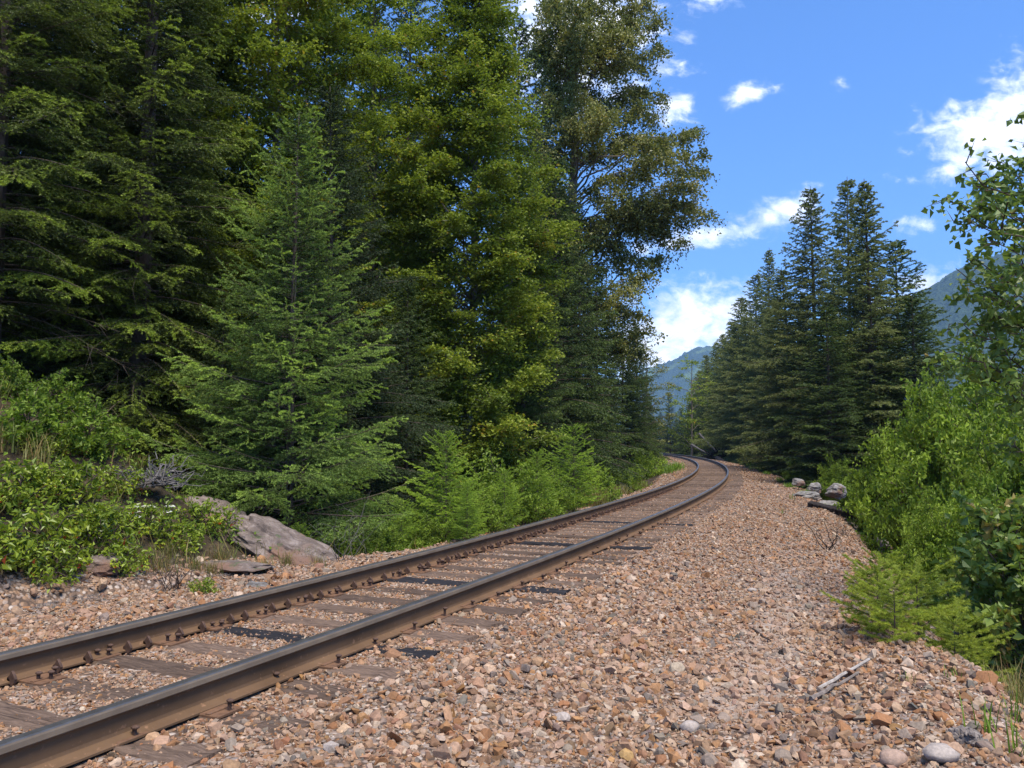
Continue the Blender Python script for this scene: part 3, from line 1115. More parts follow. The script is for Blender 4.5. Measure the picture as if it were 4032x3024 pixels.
def crown_targets(seed, n_, z0, z1, rmax, prof=None, shell=.55):
    r = np.random.default_rng(seed)
    out = []
    for q in range(n_):
        f = (q + r.random()) / n_
        z = z0 + (z1 - z0) * f
        rr = rmax * (math.sin(math.pi * min(1, (.12 + .88 * f))) ** .6 if prof is None else np.interp(f, *prof))
        a = q * 2.39996 + r.normal(0, .4)
        q_ = rr * (shell + (1 - shell) * r.random() ** .6) * r.uniform(.8, 1.1)
        out.append((q_ * math.cos(a), q_ * math.sin(a), z))
    return out


def straight_trunk(seed, h, wob=.15, n_=12):
    r = np.random.default_rng(seed)
    z = np.linspace(-.4, h, n_)
    w1 = np.cumsum(r.normal(0, wob * .35, (n_, 2)), 0)
    w1 -= w1[0]
    return np.concatenate([w1, z[:, None]], 1)


def tree(name, parts, mats, loc, label, cat, group=None, rz=0.0, names=('trunk', 'crown'), scale=1.0, tilt=(0, 0)):
    root = empty(name, loc, rz)
    root.rotation_euler = (tilt[0], tilt[1], rz)
    root.scale = (scale,) * 3
    for mb, mt, nm in zip(parts, mats, names):
        if mb.n:
            mb.build(nm, mt, root)
    return tag(root, label, cat, group)


def clone(proto, loc, rz, scale, label, group=None, zs=1.0):
    c = copy_tree(proto)
    c.location = loc
    c.rotation_euler = (0, 0, rz)
    c.scale = (scale, scale, scale * zs)
    if group is None and 'group' in c:
        del c['group']
    tag(c, label, None, group)
    return c


GL = 'trees of the forest left of the track'
# ---- the young fir in the open on the left
g0 = G(628, 13.0)
hero_top = P(640, 233, 13.0)
hh = hero_top[2] - g0[2]
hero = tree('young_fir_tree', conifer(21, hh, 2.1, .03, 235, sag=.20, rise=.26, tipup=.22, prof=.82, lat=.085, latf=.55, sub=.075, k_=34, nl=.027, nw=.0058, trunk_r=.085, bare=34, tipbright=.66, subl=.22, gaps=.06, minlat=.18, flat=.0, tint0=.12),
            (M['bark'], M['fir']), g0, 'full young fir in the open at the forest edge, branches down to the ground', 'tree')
# ---- darker fir right behind it
g1 = G(716, 16.0)
h1 = P(716, 190, 16.0)[2] - g1[2]
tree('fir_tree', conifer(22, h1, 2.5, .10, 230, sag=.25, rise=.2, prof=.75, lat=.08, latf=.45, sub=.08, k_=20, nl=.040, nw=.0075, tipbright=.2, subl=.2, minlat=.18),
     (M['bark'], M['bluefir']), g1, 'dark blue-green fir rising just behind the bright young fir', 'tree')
# ---- big old firs at the left edge
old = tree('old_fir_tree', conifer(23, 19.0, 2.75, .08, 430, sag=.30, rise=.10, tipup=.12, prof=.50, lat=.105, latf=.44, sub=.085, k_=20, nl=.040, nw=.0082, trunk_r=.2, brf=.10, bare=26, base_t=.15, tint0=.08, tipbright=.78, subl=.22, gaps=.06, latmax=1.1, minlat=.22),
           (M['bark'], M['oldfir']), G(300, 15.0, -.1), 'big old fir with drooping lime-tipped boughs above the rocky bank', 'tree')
clone(old, G(-30, 13.2, -.2), 2.1, .95, 'old fir at the left edge of the picture, boughs cut off by the frame')
clone(old, G(140, 17.0), 4.2, 1.0, 'old fir in shade between the two big firs on the left')
clone(old, G(60, 19.5), 5.4, 1.05, 'old fir standing farthest back in the left corner, behind the edge fir')
clone(old, G(-160, 15.0), 3.3, 1.0, 'old fir beyond the left frame edge, only its bough tips showing')
clone(old, G(370, 18.0), .3, .95, 'old fir directly behind the big bank fir, a little to its right')
clone(old, G(430, 21.0), 1.1, .95, 'old fir with bare lower boughs, behind and right of the big bank fir')
# ---- yellow-green deciduous trees
def decid(seed, vx, d, vtop, rmax, z0f, ntar, label, mat='alder', lsize=.095, prof=None, nlf=40, twl=.95, rise=.5, bark='greybark', droop=.2, ntw=34, r0=.13, name='leafy_tree', group=None):
    b = G(vx, d)
    h = P(vx, vtop, d)[2] - b[2]
    tk = straight_trunk(seed, h * .97)
    tg = crown_targets(seed, ntar, h * z0f, h, rmax, prof)
    top = tk[-1]
    tg = [(x_ + np.interp(z_, tk[:, 2], tk[:, 0]), y_ + np.interp(z_, tk[:, 2], tk[:, 1]), z_) for x_, y_, z_ in tg]
    return tree(name, leafy(seed, tk, r0, tg, ntw, twl, droop, nlf, lsize, .13, .35, up=1.3, rise=rise, limb_r=.035, flatz=.28, vspread=.45), (M[bark], M[mat]), b, label, 'tree', group)


decid(31, 1003, 22.0, -70, 2.65, .05, 175, 'tall bright yellow-green leafy tree in the middle of the forest edge', prof=([0, .15, .45, .72, .92, 1], [.8, .95, 1.0, .72, .38, .15]))
decid(32, 590, 18.5, -160, 2.7, .28, 84, 'yellow-green leafy tree behind the young fir, top cut by the frame', prof=([0, .3, .8, 1], [.6, 1, .9, .5]))
decid(33, 800, 23.0, -110, 2.2, .2, 70, 'slim yellow-green leafy tree filling the gap between the two bigger leafy trees', prof=([0, .3, .8, 1], [.7, 1, .8, .4]))
# ---- cottonwood with hanging limbs
cb = G(1225, 38.0)
def rel(vx, vy, d, b):
    return tuple(P(vx, vy, d) - b)


ctk = [(0, 0, -.4)] + [rel(x_, y_, d_, cb) for x_, y_, d_ in ((1222, 700, 38), (1228, 560, 38), (1236, 430, 38), (1242, 330, 38), (1238, 230, 38.2), (1228, 140, 38.3), (1220, 60, 38.2), (1222, -60, 38))]
ctk = sorted(ctk, key=lambda q_: q_[2])
cr_ = np.random.default_rng(5)
ctg = [(1425, 40), (1440, 105), (1405, 150), (1380, 60), (1350, -20), (1300, 20), (1255, -30), (1200, 20), (1170, 80), (1185, 150), (1260, 110), (1310, 150), (1330, 90),
       (1440, 215), (1420, 250), (1380, 230), (1350, 300), (1300, 240), (1190, 240), (1170, 190), (1500, 285), (1522, 330), (1520, 365), (1480, 330), (1450, 350), (1430, 300), (1500, 400),
       (1538, 455), (1510, 470), (1470, 440), (1440, 420), (1400, 380), (1470, 520), (1440, 500), (1400, 470), (1385, 560), (1350, 420), (1310, 380), (1290, 470), (1340, 520), (1400, 590),
       (1360, 620), (1300, 570), (1200, 420), (1190, 500), (1230, 580), (1375, 680), (1330, 660), (1260, 640), (1290, 330), (1400, 10), (1230, 330), (1170, 330), (1410, 700), (1385, 760), (1340, 740), (1280, 720)]
ctg = ctg + [(min(1500, x_ + cr_.normal(-12, 32)), y_ + cr_.normal(0, 30)) for x_, y_ in ctg[::3]] + [(cr_.uniform(1150, 1240), cr_.uniform(-40, 640)) for q_ in range(60)] + [(cr_.uniform(1235, 1340), cr_.uniform(-40, 500)) for q_ in range(26)]
ctg = [rel(x_, y_, 38 + cr_.normal(0, 1.6), cb) for x_, y_ in ctg]
tree('cottonwood_tree', leafy(41, ctk, .30, ctg, 26, 1.15, .60, 27, .15, .12, .45, up=.5, limb_r=.04, flatz=.5, rise=.55, ldroop=.5, tintc=.42), (M['greybark'], M['cotton']), cb,
     'tall olive-brown cottonwood with hanging boughs against the sky', 'tree')

# ---- prototype conifers for the forest
dark = tree('forest_fir_tree', conifer(24, 17.0, 2.9, .06, 300, sag=.30, rise=.15, prof=.68, lat=.14, latf=.44, sub=.11, k_=15, nl=.068, nw=.0135, trunk_r=.17, bare=14, tipbright=.2, subl=.26, latmax=1.0, minlat=.26),
            (M['bark'], M['bluefir']), G(1112, 30.0), 'narrow blue-green spruce peak left of the olive cottonwood', 'tree')
dark.scale = (.98, .98, 1.08)
mid = tree('forest_fir_tree', conifer(25, 12.0, 2.7, .04, 240, sag=.30, rise=.18, prof=.75, lat=.12, latf=.46, sub=.10, k_=16, nl=.06, nw=.0125, trunk_r=.13, bare=10, tipbright=.3, subl=.24, latmax=.9, minlat=.24),
           (M['bark'], M['shadefir']), G(1200, 27.0), 'mid green fir under the olive cottonwood, nearest the track', 'tree')
SPEC = [
    (dark, 872, 31.0, 0, 1.00, 1.25, 'dark spruce peak showing between the leafy trees at the top'),
    (dark, 1165, 36.0, 2, .8, 1.0, 'dark spruce close beside the cottonwood trunk'),
    (mid, 1130, 24.0, 3, .74, 1.0, 'green fir filling below the tall yellow-green tree on its right'),
    (mid, 1290, 36.0, 5, .85, 1.0, 'green fir standing under the hanging cottonwood boughs'),
    (mid, 1345, 45.0, 1, .80, 1.0, 'green fir at the right edge of the left forest, before the bend'),
    (mid, 1375, 56.0, 2, .85, 1.0, 'green fir on the left side close to the bend of the track'),
    (dark, 1255, 31.0, 4, .58, 1.0, 'dark fir low among the firs under the cottonwood'),
    (mid, 880, 19.0, 4, .52, 1.0, 'shaded fir right of the bright young fir, behind the saplings'),
    (mid, 800, 16.6, 1.5, .30, 1.0, 'small shaded fir close against the bright young fir on its right'),
    (mid, 480, 14.6, 2.5, .40, 1.0, 'small shaded fir close against the bright young fir on its left'),
    (mid, 1010, 26.0, 2.2, .55, 1.0, 'shaded fir under the tall yellow-green leafy tree'),
]
for pr, vx, d, rz, s_, zs, lab in SPEC:
    clone(pr, G(vx, d), rz, s_, lab, None, zs)
fr = np.random.default_rng(8)
LAB = 'tall dark fir standing back in the shaded forest left of the track'
for q in range(46):
    d = fr.uniform(19, 60)
    vx = fr.uniform(-250, 1330 if d > 34 else (1150 if d > 26 else 860))
    x = (vx - 1106) / PX * d
    s_, u_ = to_su(x, d)
    if u_[0] > -5.5:
        continue
    sc_ = fr.uniform(.75, 1.15) * (.8 if vx > 1050 else 1)
    clone([dark, mid, dark][q % 3], (x, d, H(x, d) - .1), fr.uniform(0, 6.28), sc_, LAB, GL, fr.uniform(.9, 1.1))

# ---- leafy bushes under the forest edge (left)
def bush(seed, loc, h, rr, label, mat='bush', lsize=.06, ntar=26, nlf=16, ntw=10, name='leafy_bush', group=None, bark='dark_twig', cat='bush', tintc=.45, twl=None, aspect=.6):
    r_ = np.random.default_rng(seed)
    tg = []
    for q in range(ntar):
        a = q * 2.39996
        f = math.sqrt((q + .5) / ntar)
        zz_ = h * (1 - .65 * f * f) * r_.uniform(.55, 1.05)
        tg.append((rr * f * math.cos(a) * r_.uniform(.8, 1.15), rr * f * math.sin(a) * r_.uniform(.8, 1.15), zz_))
    tk = [(0, 0, -.15), (r_.normal(0, .03), r_.normal(0, .03), h * .2), (r_.normal(0, .06), r_.normal(0, .06), h * .45)]
    return tree(name, leafy(seed, tk, .012 + h * .008, tg, ntw, twl or max(.15, h * .22), .12, nlf, lsize, .07, .25, up=.7, limb_r=.012, rise=1.1, tintc=tintc, aspect=aspect),
                (M[bark], M[mat]), loc, label, cat, group, names=('stems', 'foliage'))


b0 = bush(51, G(1010, 15.5), 1.5, 1.0, 'dark leafy bush between the two bigger fir saplings', 'bush', .075)
BL = [(1075, 17.5, 1.7, 'yellowish leafy bush behind the middle fir saplings'), (905, 13.6, .8, 'low leafy bush left of the tall front sapling'), (1330, 27.0, 1.0, 'rounded green bush beside the rail before the bend'),
      (1368, 32.0, 1.0, 'bright green bush beside the rail near the bend'), (1385, 42.0, 1.3, 'tall green bush at the inside of the bend'), (1300, 30.0, 1.4, 'dark green bush below the firs, left of the bright track-side bush'),
      (1402, 62.0, 1.6, 'distant green bush hiding the track end at the inside of the bend'), (760, 12.2, .7, 'low leafy plant in front of the young fir, right of the rock'), (840, 12.0, .55, 'small leafy plant beside the rail, left of the front sapling'),
      (575, 13.0, .6, 'leafy bush at the foot of the young fir, behind the rock spur'), (1372, 50.0, 2.0, 'large green bush under the last left-side firs')]
BL += [(1130, 15.4, .9, 'bright leafy bush between the middle and the yellowish fir saplings'), (1050, 14.0, .65, 'bright leafy bush just right of the tallest front sapling'), (1195, 17.2, .75, 'bright leafy bush left of the yellowish fir sapling, close to the rail'),
       (1290, 21.5, .9, 'bright leafy bush right of the yellowish fir sapling'), (930, 12.7, .5, 'low bright leafy bush left in front of the tallest sapling'), (1350, 29.0, .9, 'bright leafy bush behind the dry grass before the bend')]
for vx, d, s_, lab in BL:
    clone(b0, G(vx, d), random.uniform(0, 6), s_ / 1.25, lab)

# ---- bright fir saplings along the left of the track
sap = tree('fir_sapling', conifer(61, 2.5, 1.0, .02, 95, sag=.10, rise=.35, tipup=.1, prof=.75, lat=.07, latf=.48, sub=.07, k_=34, nl=.026, nw=.0042, flat=.1, trunk_r=.025, tipbright=.42, subl=.12, base_t=.1),
           (M['bark'], M['freshfir']), G(965, 13.2, -.05), 'tallest bright green fir sapling just behind the left rail', 'sapling')
sap.scale = (.98, .98, 1.0)
ct = G(965, 13.2)
hs = P(968, 930, 13.2)[2] - ct[2]
sap.scale = (hs / 2.5,) * 3
hs2 = P(1238, 935, 18.0)[2] - G(1238, 18.0)[2]
clone(sap, G(1238, 18.0), 2.0, 1.08 * hs2 / 2.5, 'yellowish fir sapling farthest right of the track-side saplings')
hs3 = P(1160, 975, 16.0)[2] - G(1160, 16.0)[2]
clone(sap, G(1160, 16.0), 4.0, hs3 / 2.5, 'middle fir sapling between the tallest and the yellowish ones')
clone(sap, G(655, 11.7), 1.0, .36, 'tiny fir sapling below the young fir, right of the rock spur')
clone(sap, G(1090, 14.6), 3.0, .42, 'short fir sapling in front of the middle saplings, close to the rail')
clone(sap, G(870, 12.6), 5.0, .40, 'short fir sapling left of the tallest front sapling')
clone(sap, G(1010, 12.6), 3.6, .36, 'low fir sapling at the right foot of the tallest sapling')

# ---- right-hand conifers outside the bend
RT = tree('right_fir_tree', conifer(26, 17.0, 3.6, .05, 330, sag=.30, rise=.12, tipup=.14, minL=.08, prof=.86, lat=.13, latf=.42, sub=.10, k_=19, nl=.066, nw=.0135, trunk_r=.19, bare=40, tint0=.2, tipbright=.42, subl=.24, latmax=.95, gaps=.05, minlat=.26, flat=.05),
          (M['bark'], M['rightfir']), G(1885, 34.0), 'tall open-branched fir with visible grey trunk, nearest of the right-hand firs', 'tree')
RT.name = 'fir_tree'
def fit(proto, ph, vx, vy, d, lab, rz, group=None, ws=1.0):
    b = G(vx, d)
    s_ = (P(vx, vy, d)[2] - b[2]) / ph
    c = clone(proto, b, rz, s_, lab, group)
    c.scale = (s_ * ws, s_ * ws, s_)
    return c


RT2 = tree('fir_tree', conifer(27, 17.0, 3.7, .03, 340, sag=.36, rise=.10, tipup=.12, minL=.08, prof=.80, lat=.13, latf=.44, sub=.10, k_=19, nl=.066, nw=.0135, trunk_r=.17, bare=20, tipbright=.3, subl=.24, latmax=1.0, gaps=.10, minlat=.28, flat=.05),
           (M['bark'], M['rightfir']), G(1838, 39.0), 'tallest dark fir of the right-hand group, left of the open trunk', 'tree')
b_ = G(1885, 34.0)
s_ = (P(1888, 393, 34.0)[2] - b_[2]) / 17.0
RT.scale = (s_ * 1.15, s_ * 1.15, s_)
b2 = G(1838, 39.0)
s2 = (P(1838, 380, 39.0)[2] - b2[2]) / 17.0
RT2.scale = (s2, s2, s2)
fit(RT2, 17, 1763, 405, 46.0, 'dark pointed fir left of the tallest right-hand firs', 3.7, None, 1.15)
fit(RT, 17, 1660, 538, 72.0, 'thin-topped fir standing out left of the right-hand group', .9, None, .9)
fit(RT2, 17, 1632, 590, 79.0, 'bushy fir beside the thin-topped fir, on its left', 5.2, None, 1.2)
fit(RT, 17, 1712, 575, 52.0, 'lower dense fir in front of the pointed right-hand firs', 4.4, None, 1.45)
fit(mid, 12, 1945, 520, 38.0, 'fir at the right end of the right-hand group with drooping side boughs', 4.0, None, 1.4)
fit(mid, 12, 1975, 640, 33.0, 'lower fir in front of the mountain, right of the tall trunk', .4, None, 1.5)
fit(mid, 12, 1790, 660, 33.0, 'shorter green fir in front of the tall right-hand firs', 1.7, None, 1.6)
for (vx, vy, d) in ((1600, 640, 56), (1590, 720, 0), (1560, 720, 0), (1535, 790, 0), (1640, 720, 0), (1680, 640, 0), (1620, 680, 0), (1515, 850, 0), (1580, 830, 0), (1670, 760, 0), (1575, 690, 61), (1548, 735, 67), (1528, 765, 74), (1508, 800, 82), (1498, 830, 92), (1600, 700, 53), (1650, 660, 46), (1700, 700, 41), (1735, 640, 39), (1620, 760, 50), (1570, 790, 57)):
    fit(RT2 if int(vx + vy) % 3 else RT, 17, vx, vy, float(np.interp(vx, [1498, 1548, 1600, 1650, 1700, 1740], [132, 112, 90, 76, 60, 49])), 'fir in the row stepping down beside the far bend, right of the track', fr.uniform(0, 6), 'row of firs outside the bend', 1.25)
fit(dark, 17, 1446, 850, 112.0, 'lone dark spruce beyond the bend, against the blue hill', 1, None, 1.0)
for (vx, vy, d) in ((1470, 880, 118), (1425, 890, 125), (1490, 870, 108), (1400, 870, 100), (1460, 905, 130), (1435, 915, 140), (1410, 900, 135)):
    fit([mid, dark][vx % 2], [12, 17][vx % 2], vx, vy, d, 'small distant fir beyond the bend', fr.uniform(0, 6), 'distant firs beyond the bend', 1.15)
decid(34, 1490, 98.0, 770, 3.4, .1, 26, 'pale yellow-green leafy tree beyond the bend, left of the stepping firs', 'alder', .22, nlf=16, twl=1.4, ntw=12)
decid(35, 1392, 64.0, 740, 2.6, .05, 34, 'leafy tree at the end of the left forest edge, above the bend', 'cotton', .15, nlf=18, twl=1.1, ntw=14)

# ---- right-hand bushes
rb = bush(71, G(2075, 16.0), 3.2, 1.9, 'broad light green bush filling the slope below the right-hand firs', 'bush', .09, 70, 20, 16, name='leafy_bush', tintc=.52, twl=.55)
def rtop(vx, vy, d):
    b = G(vx, d)
    return b, (P(vx, vy, d)[2] - b[2]) / 3.05


b_, s_ = rtop(2075, 800, 16.0)
rb.scale = (s_ * .62, s_ * .62, s_)
for vx, vy, d, rz, lab in ((2190, 850, 12.5, 2.0, 'light green bush at the right edge, behind the near leafy branches'), (1955, 880, 20.0, 4.0, 'bush on the slope left of the broad light green one'),
                           (2130, 745, 20.0, 1.0, 'tall bush behind the broad light green one, under the mountain'), (2025, 1070, 11.5, 3.0, 'low bush at the edge of the gravel, under the broad light green bush'),
                           (2215, 790, 16.0, 5.0, 'tall bush cut off by the right frame edge, below the mountain'), (1800, 985, 31.0, 3.0, 'bush at the foot of the right-hand firs, near the pale boulders'),
                           (1715, 985, 40.0, 1.0, 'low bush on the gravel edge under the right-hand firs'), (1625, 985, 66.0, 2.0, 'low bush by the gravel edge near the far bend'),
                           (2120, 1010, 10.5, 4.4, 'bush between the broad light green one and the yellow-green saplings'), (1885, 1010, 24.0, .5, 'bush beside the pale boulders on the gravel edge')):
    b_, s_ = rtop(vx, vy, d)
    c = clone(rb, b_, rz, s_, lab)
    c.scale = (s_ * .66, s_ * .66, s_)
# near big-leaved bush at the right edge
nb_ = bush(72, G(2200, 8.2, .05), 2.0, .95, 'big-leaved bush with round dusty green leaves at the right edge', 'birch', .095, 40, 10, 9, tintc=.62, twl=.3, aspect=.85)
clone(nb_, G(2120, 9.4), 2.0, .8, 'round-leaved bush just behind the big-leaved one at the right edge')
# birch leaning in from the right edge
bb = np.array([5.25, 7.4, H(5.25, 7.4)])
btk = [(0, 0, -.3), (.02, .0, .8), (-.02, .05, 1.8), (-.12, .0, 2.8), (-.10, .05, 3.8), (-.05, 0, 4.6)]
btg = [(2035, 432), (2060, 480), (2085, 350), (2105, 400), (2130, 375), (2165, 352), (2200, 350), (2110, 470), (2150, 440), (2190, 420), (2065, 580), (2100, 560), (2140, 520), (2190, 500), (2085, 640), (2130, 620),
       (2050, 700), (2020, 790), (2090, 740), (2130, 700), (2190, 640), (2180, 720), (2110, 800), (2160, 790), (2200, 800), (2205, 570), (2215, 255), (2225, 200), (2190, 870), (2210, 940), (2170, 960), (2150, 600), (2170, 570), (2120, 660), (2150, 680), (2080, 700), (2100, 770), (2060, 760), (2140, 850), (2205, 680), (2120, 430), (2180, 380), (2205, 460)]
cr_ = np.random.default_rng(6)
btg = [rel(x_, y_, 7.4 + cr_.normal(0, .45), bb) for x_, y_ in btg]
tree('birch_tree', leafy(73, btk, .05, btg, 9, .30, .2, 6, .075, .05, .45, up=.15, limb_r=.012, rise=.45, ldroop=.7, aspect=.72, tintc=.4), (M['dark_twig'], M['birch']), bb,
     'slender birch leaning in from the right edge, sparse hanging leaves', 'tree')

# ---- yellow-green saplings on the gravel edge at right
ys_ = tree('fir_sapling', conifer(62, .92, .50, .02, 34, sag=.05, rise=.24, tipup=.1, prof=.32, lat=.07, latf=.48, sub=.065, k_=64, nl=.042, nw=.0026, trunk_r=.016, tipbright=.45, subl=.08, base_t=.15, gaps=.18, flat=.1),
           (M['dark_twig'], M['sapling']), G(1965, 7.2, -.02), 'tallest yellow-green fir sapling on the gravel edge at right', 'sapling')
for vx, d, s_, rz, lab in ((1880, 6.9, .58, 2, 'yellow-green fir sapling leftmost on the gravel edge at right'), (2055, 6.9, .60, 4, 'yellow-green fir sapling right of the tallest one, under the big leaves'),
                           (1915, 6.45, .5, 1, 'low spreading yellow-green sapling in front of the tallest one'), (2040, 6.25, .36, 3, 'small yellow-green sapling nearest the camera at the gravel edge'),
                           (1880, 9.4, .42, 5, 'small rounded yellow-green sapling farther back on the gravel edge')):
    clone(ys_, G(vx, d, -.02), rz, s_, lab)

ys_.scale = (.85, .85, .70)
# ------------------------------------------------------------------ bank plants on the left
gcov = MB()
gst = MB()
r = np.random.default_rng(90)
def on_ground(vx, vy, n_iter=6):
    rr = ray(vx, vy)
    best = None
    for d in np.concatenate([np.arange(2.2, 8, .03), np.arange(8, 30, .1)]):
        p = np.array([0, 0, CAM_Z]) + rr * (d / rr[1])
        if p[2] <= H(p[0], p[1]):
            return p
    return p


gp = bush(81, (0, 0, 0), .42, .42, 'x', 'grape', .062, 20, 9, 6, name='ground_shrub', cat='shrub', tintc=.48, twl=.16, aspect=.5)
GSP = [(70, 1200, 1.25, 'leafy yellow-green shrub at the far left edge of the bank, nearest the gravel'), (200, 1190, 1.2, 'broad yellow-green shrub at the foot of the bank, second from the left edge'), (320, 1160, 1.0, 'yellow-green shrub below the grey root wad'),
       (445, 1150, 1.0, 'yellow-green shrub with a red leaf, left of the bare rock spur'), (20, 1090, 1.2, 'yellow-green shrub halfway up the bank at the left edge'), (140, 1080, 1.2, 'yellow-green shrub halfway up the bank, with orange leaves'),
       (250, 1070, .95, 'yellow-green shrub left of the grey root wad'), (500, 1110, .75, 'small yellow-green shrub against the bare rock spur'), (440, 1285, .42, 'small bright plant alone behind the left rail'),
       (390, 1190, .85, 'yellow-green shrub between the root wad and the gravel'), (260, 1240, .8, 'low yellow-green shrub reaching onto the gravel below the bank'), (120, 1250, .95, 'yellow-green shrub lowest on the bank at left'),
       (-60, 1230, 1.2, 'yellow-green shrub cut off by the left frame edge')]
for k_, (vx, vy, s_, lab) in enumerate(GSP):
    p = on_ground(vx, vy)
    if k_ == 0:
        gp.location = p
        gp.scale = (s_,) * 3
        tag(gp, lab)
    else:
        clone(gp, p, k_ * 1.7, s_, lab)
br = np.random.default_rng(17)
for q in range(34):
    s_, u_ = br.uniform(-3.5, 6.0), -br.uniform(3.3, 5.6)
    (pp, _) = at_track(np.array([s_]), np.array([u_]))
    x, y = pp[0][:2]
    clone(gp, (x, y, H(x, y)), br.uniform(0, 6), br.uniform(.7, 1.1), 'yellow-green leafy shrub in the dense patch covering the lower bank', 'shrubs covering the lower bank', .8)
ub = bush(82, on_ground(60, 960), .70, .66, 'green leafy bush high on the bank at the left edge', 'bush', .07, 26, 12, 8, tintc=.22)  # leaf tint lowered, shade of the upper bank painted into the colour
for vx, vy, s_, lab in ((190, 980, .95, 'green leafy bush on the bank above the yellow-green shrubs'), (290, 970, .8, 'small-leaved green bush on the bank below the grey rock face'), (120, 900, .9, 'green bush in front of the shaded rock face'),
                        (20, 860, .8, 'green bush beside the shaded rock face at the left edge'), (390, 1010, .6, 'green bush on the bank beside the white flowers'), (40, 830, .7, 'small leafy bush above the rock face at the left edge')):
    clone(ub, on_ground(vx, vy), vx * .1, s_, lab)


for q in range(30):
    s_, u_ = br.uniform(-4, 6.6), -br.uniform(5.4, 9.5)
    (pp, _) = at_track(np.array([s_]), np.array([u_]))
    x, y = pp[0][:2]
    clone(ub, (x, y, H(x, y)), br.uniform(0, 6), br.uniform(.4, .68), 'green leafy bush in the thicket on the upper bank', 'bushes on the upper bank')
# grass that reads as one mass over the bank and the ditch
gb = MB()
n_ = 14000
xx, yy_ = br.uniform(-13, 4, n_), br.uniform(5, 24, n_)
s_, u_ = to_su(xx, yy_)
ok = (-u_ > ledge(s_) + .1) & (fbm(xx * .7, yy_ * .7, 61) > .36)
xx, yy_ = xx[ok], yy_[ok]
n_ = len(xx)
gp_ = np.stack([xx, yy_, height(xx, yy_) - .02], -1)
gd = np.stack([br.normal(0, .35, n_), br.normal(0, .35, n_), np.ones(n_)], -1) * br.uniform(.12, .38, (n_, 1))
gs_ = np.cross(gd, br.normal(0, 1, (n_, 3)))
gs_ *= (.006 / (np.linalg.norm(gs_, axis=1) + 1e-9))[:, None]
gm_ = gp_ + gd * .55 + np.stack([br.normal(0, .02, n_), br.normal(0, .02, n_), np.zeros(n_)], -1)
gb.add(np.stack([gp_ - gs_, gp_ + gs_, gm_ + gs_ * .8, gm_ - gs_ * .8, gp_ + gd], 1).reshape(-1, 3), np.arange(n_)[:, None] * 5 + np.array([[3, 2, 4]]), np.arange(n_)[:, None] * 5 + np.array([[0, 1, 2, 3]]), np.repeat(br.random(n_), 5))
tag(gb.build('bank_grass', M['drygrass']), 'thin dry and green grass over the left bank and ditch', 'grass', kind='stuff')
# understorey that reads as one mass on the bank and the forest floor
uc = MB()
n_ = 4200
xx, yy_ = r.uniform(-14, 3, n_), r.uniform(6, 26, n_)
s_, u_ = to_su(xx, yy_)
ok = (-u_ > ledge(s_) + .55)
xx, yy_ = xx[ok], yy_[ok]
zz_ = height(xx, yy_)
den = fbm(xx * .5, yy_ * .5, 44)
ok = den > .34
xx, yy_, zz_ = xx[ok], yy_[ok], zz_[ok]
kl = 16
lp = np.stack([xx, yy_, zz_], -1)[:, None] + r.normal(0, 1, (len(xx), kl, 3)) * np.array([.13, .13, .07]) + np.array([0, 0, .12])
leaves(uc, lp.reshape(-1, 3), .06, r, np.clip(.4 + r.normal(0, .18, len(xx) * kl), 0, 1), .8)
tag(uc.build('understorey', M['bush']), 'low leafy ground cover over the bank and forest floor', 'ground cover', kind='stuff')


def tuft(seed, n_, h, spread, mat, name, loc, label, cat='grass tuft', group=None, droop=.5, wid=.004):
    r_ = np.random.default_rng(seed)
    mb = MB()
    for q in range(n_):
        b = np.array([r_.normal(0, spread * .35), r_.normal(0, spread * .35), -.02])
        a = r_.uniform(0, 6.28)
        L = h * r_.uniform(.5, 1.15)
        t = np.linspace(0, 1, 5)
        out = spread * r_.uniform(.3, 1.1)
        pts = b + np.stack([math.cos(a) * out * t ** 1.7, math.sin(a) * out * t ** 1.7, L * (t - droop * .4 * t ** 3)], -1)
        sd = np.array([-math.sin(a), math.cos(a), 0]) * wid
        v = np.concatenate([pts[:-1] - sd * (1 - t[:-1, None] * .7), pts[:-1] + sd * (1 - t[:-1, None] * .7), pts[-1:]])
        k4 = 4
        mb.add(v, [[3, 7, 8]], [[i_, k4 + i_, k4 + i_ + 1, i_ + 1] for i_ in range(3)], r_.uniform(0, 1))
    o = mb.build(name, mat, None, loc)
    return tag(o, label, cat, group)


t0 = tuft(1, 90, .34, .20, M['drygrass'], 'grass_tuft', on_ground(700, 1205), 'reddish dry grass tuft at the end of the bare rock spur')
def ctuft(src, loc, s_, label, group=None, zs=1.0):
    c = src.copy()
    C.objects.link(c)
    c.location = loc
    c.scale = (s_, s_, s_ * zs)
    c.rotation_euler = (0, 0, random.uniform(0, 6))
    if 'group' in c and group is None:
        del c['group']
    return tag(c, label, None, group)


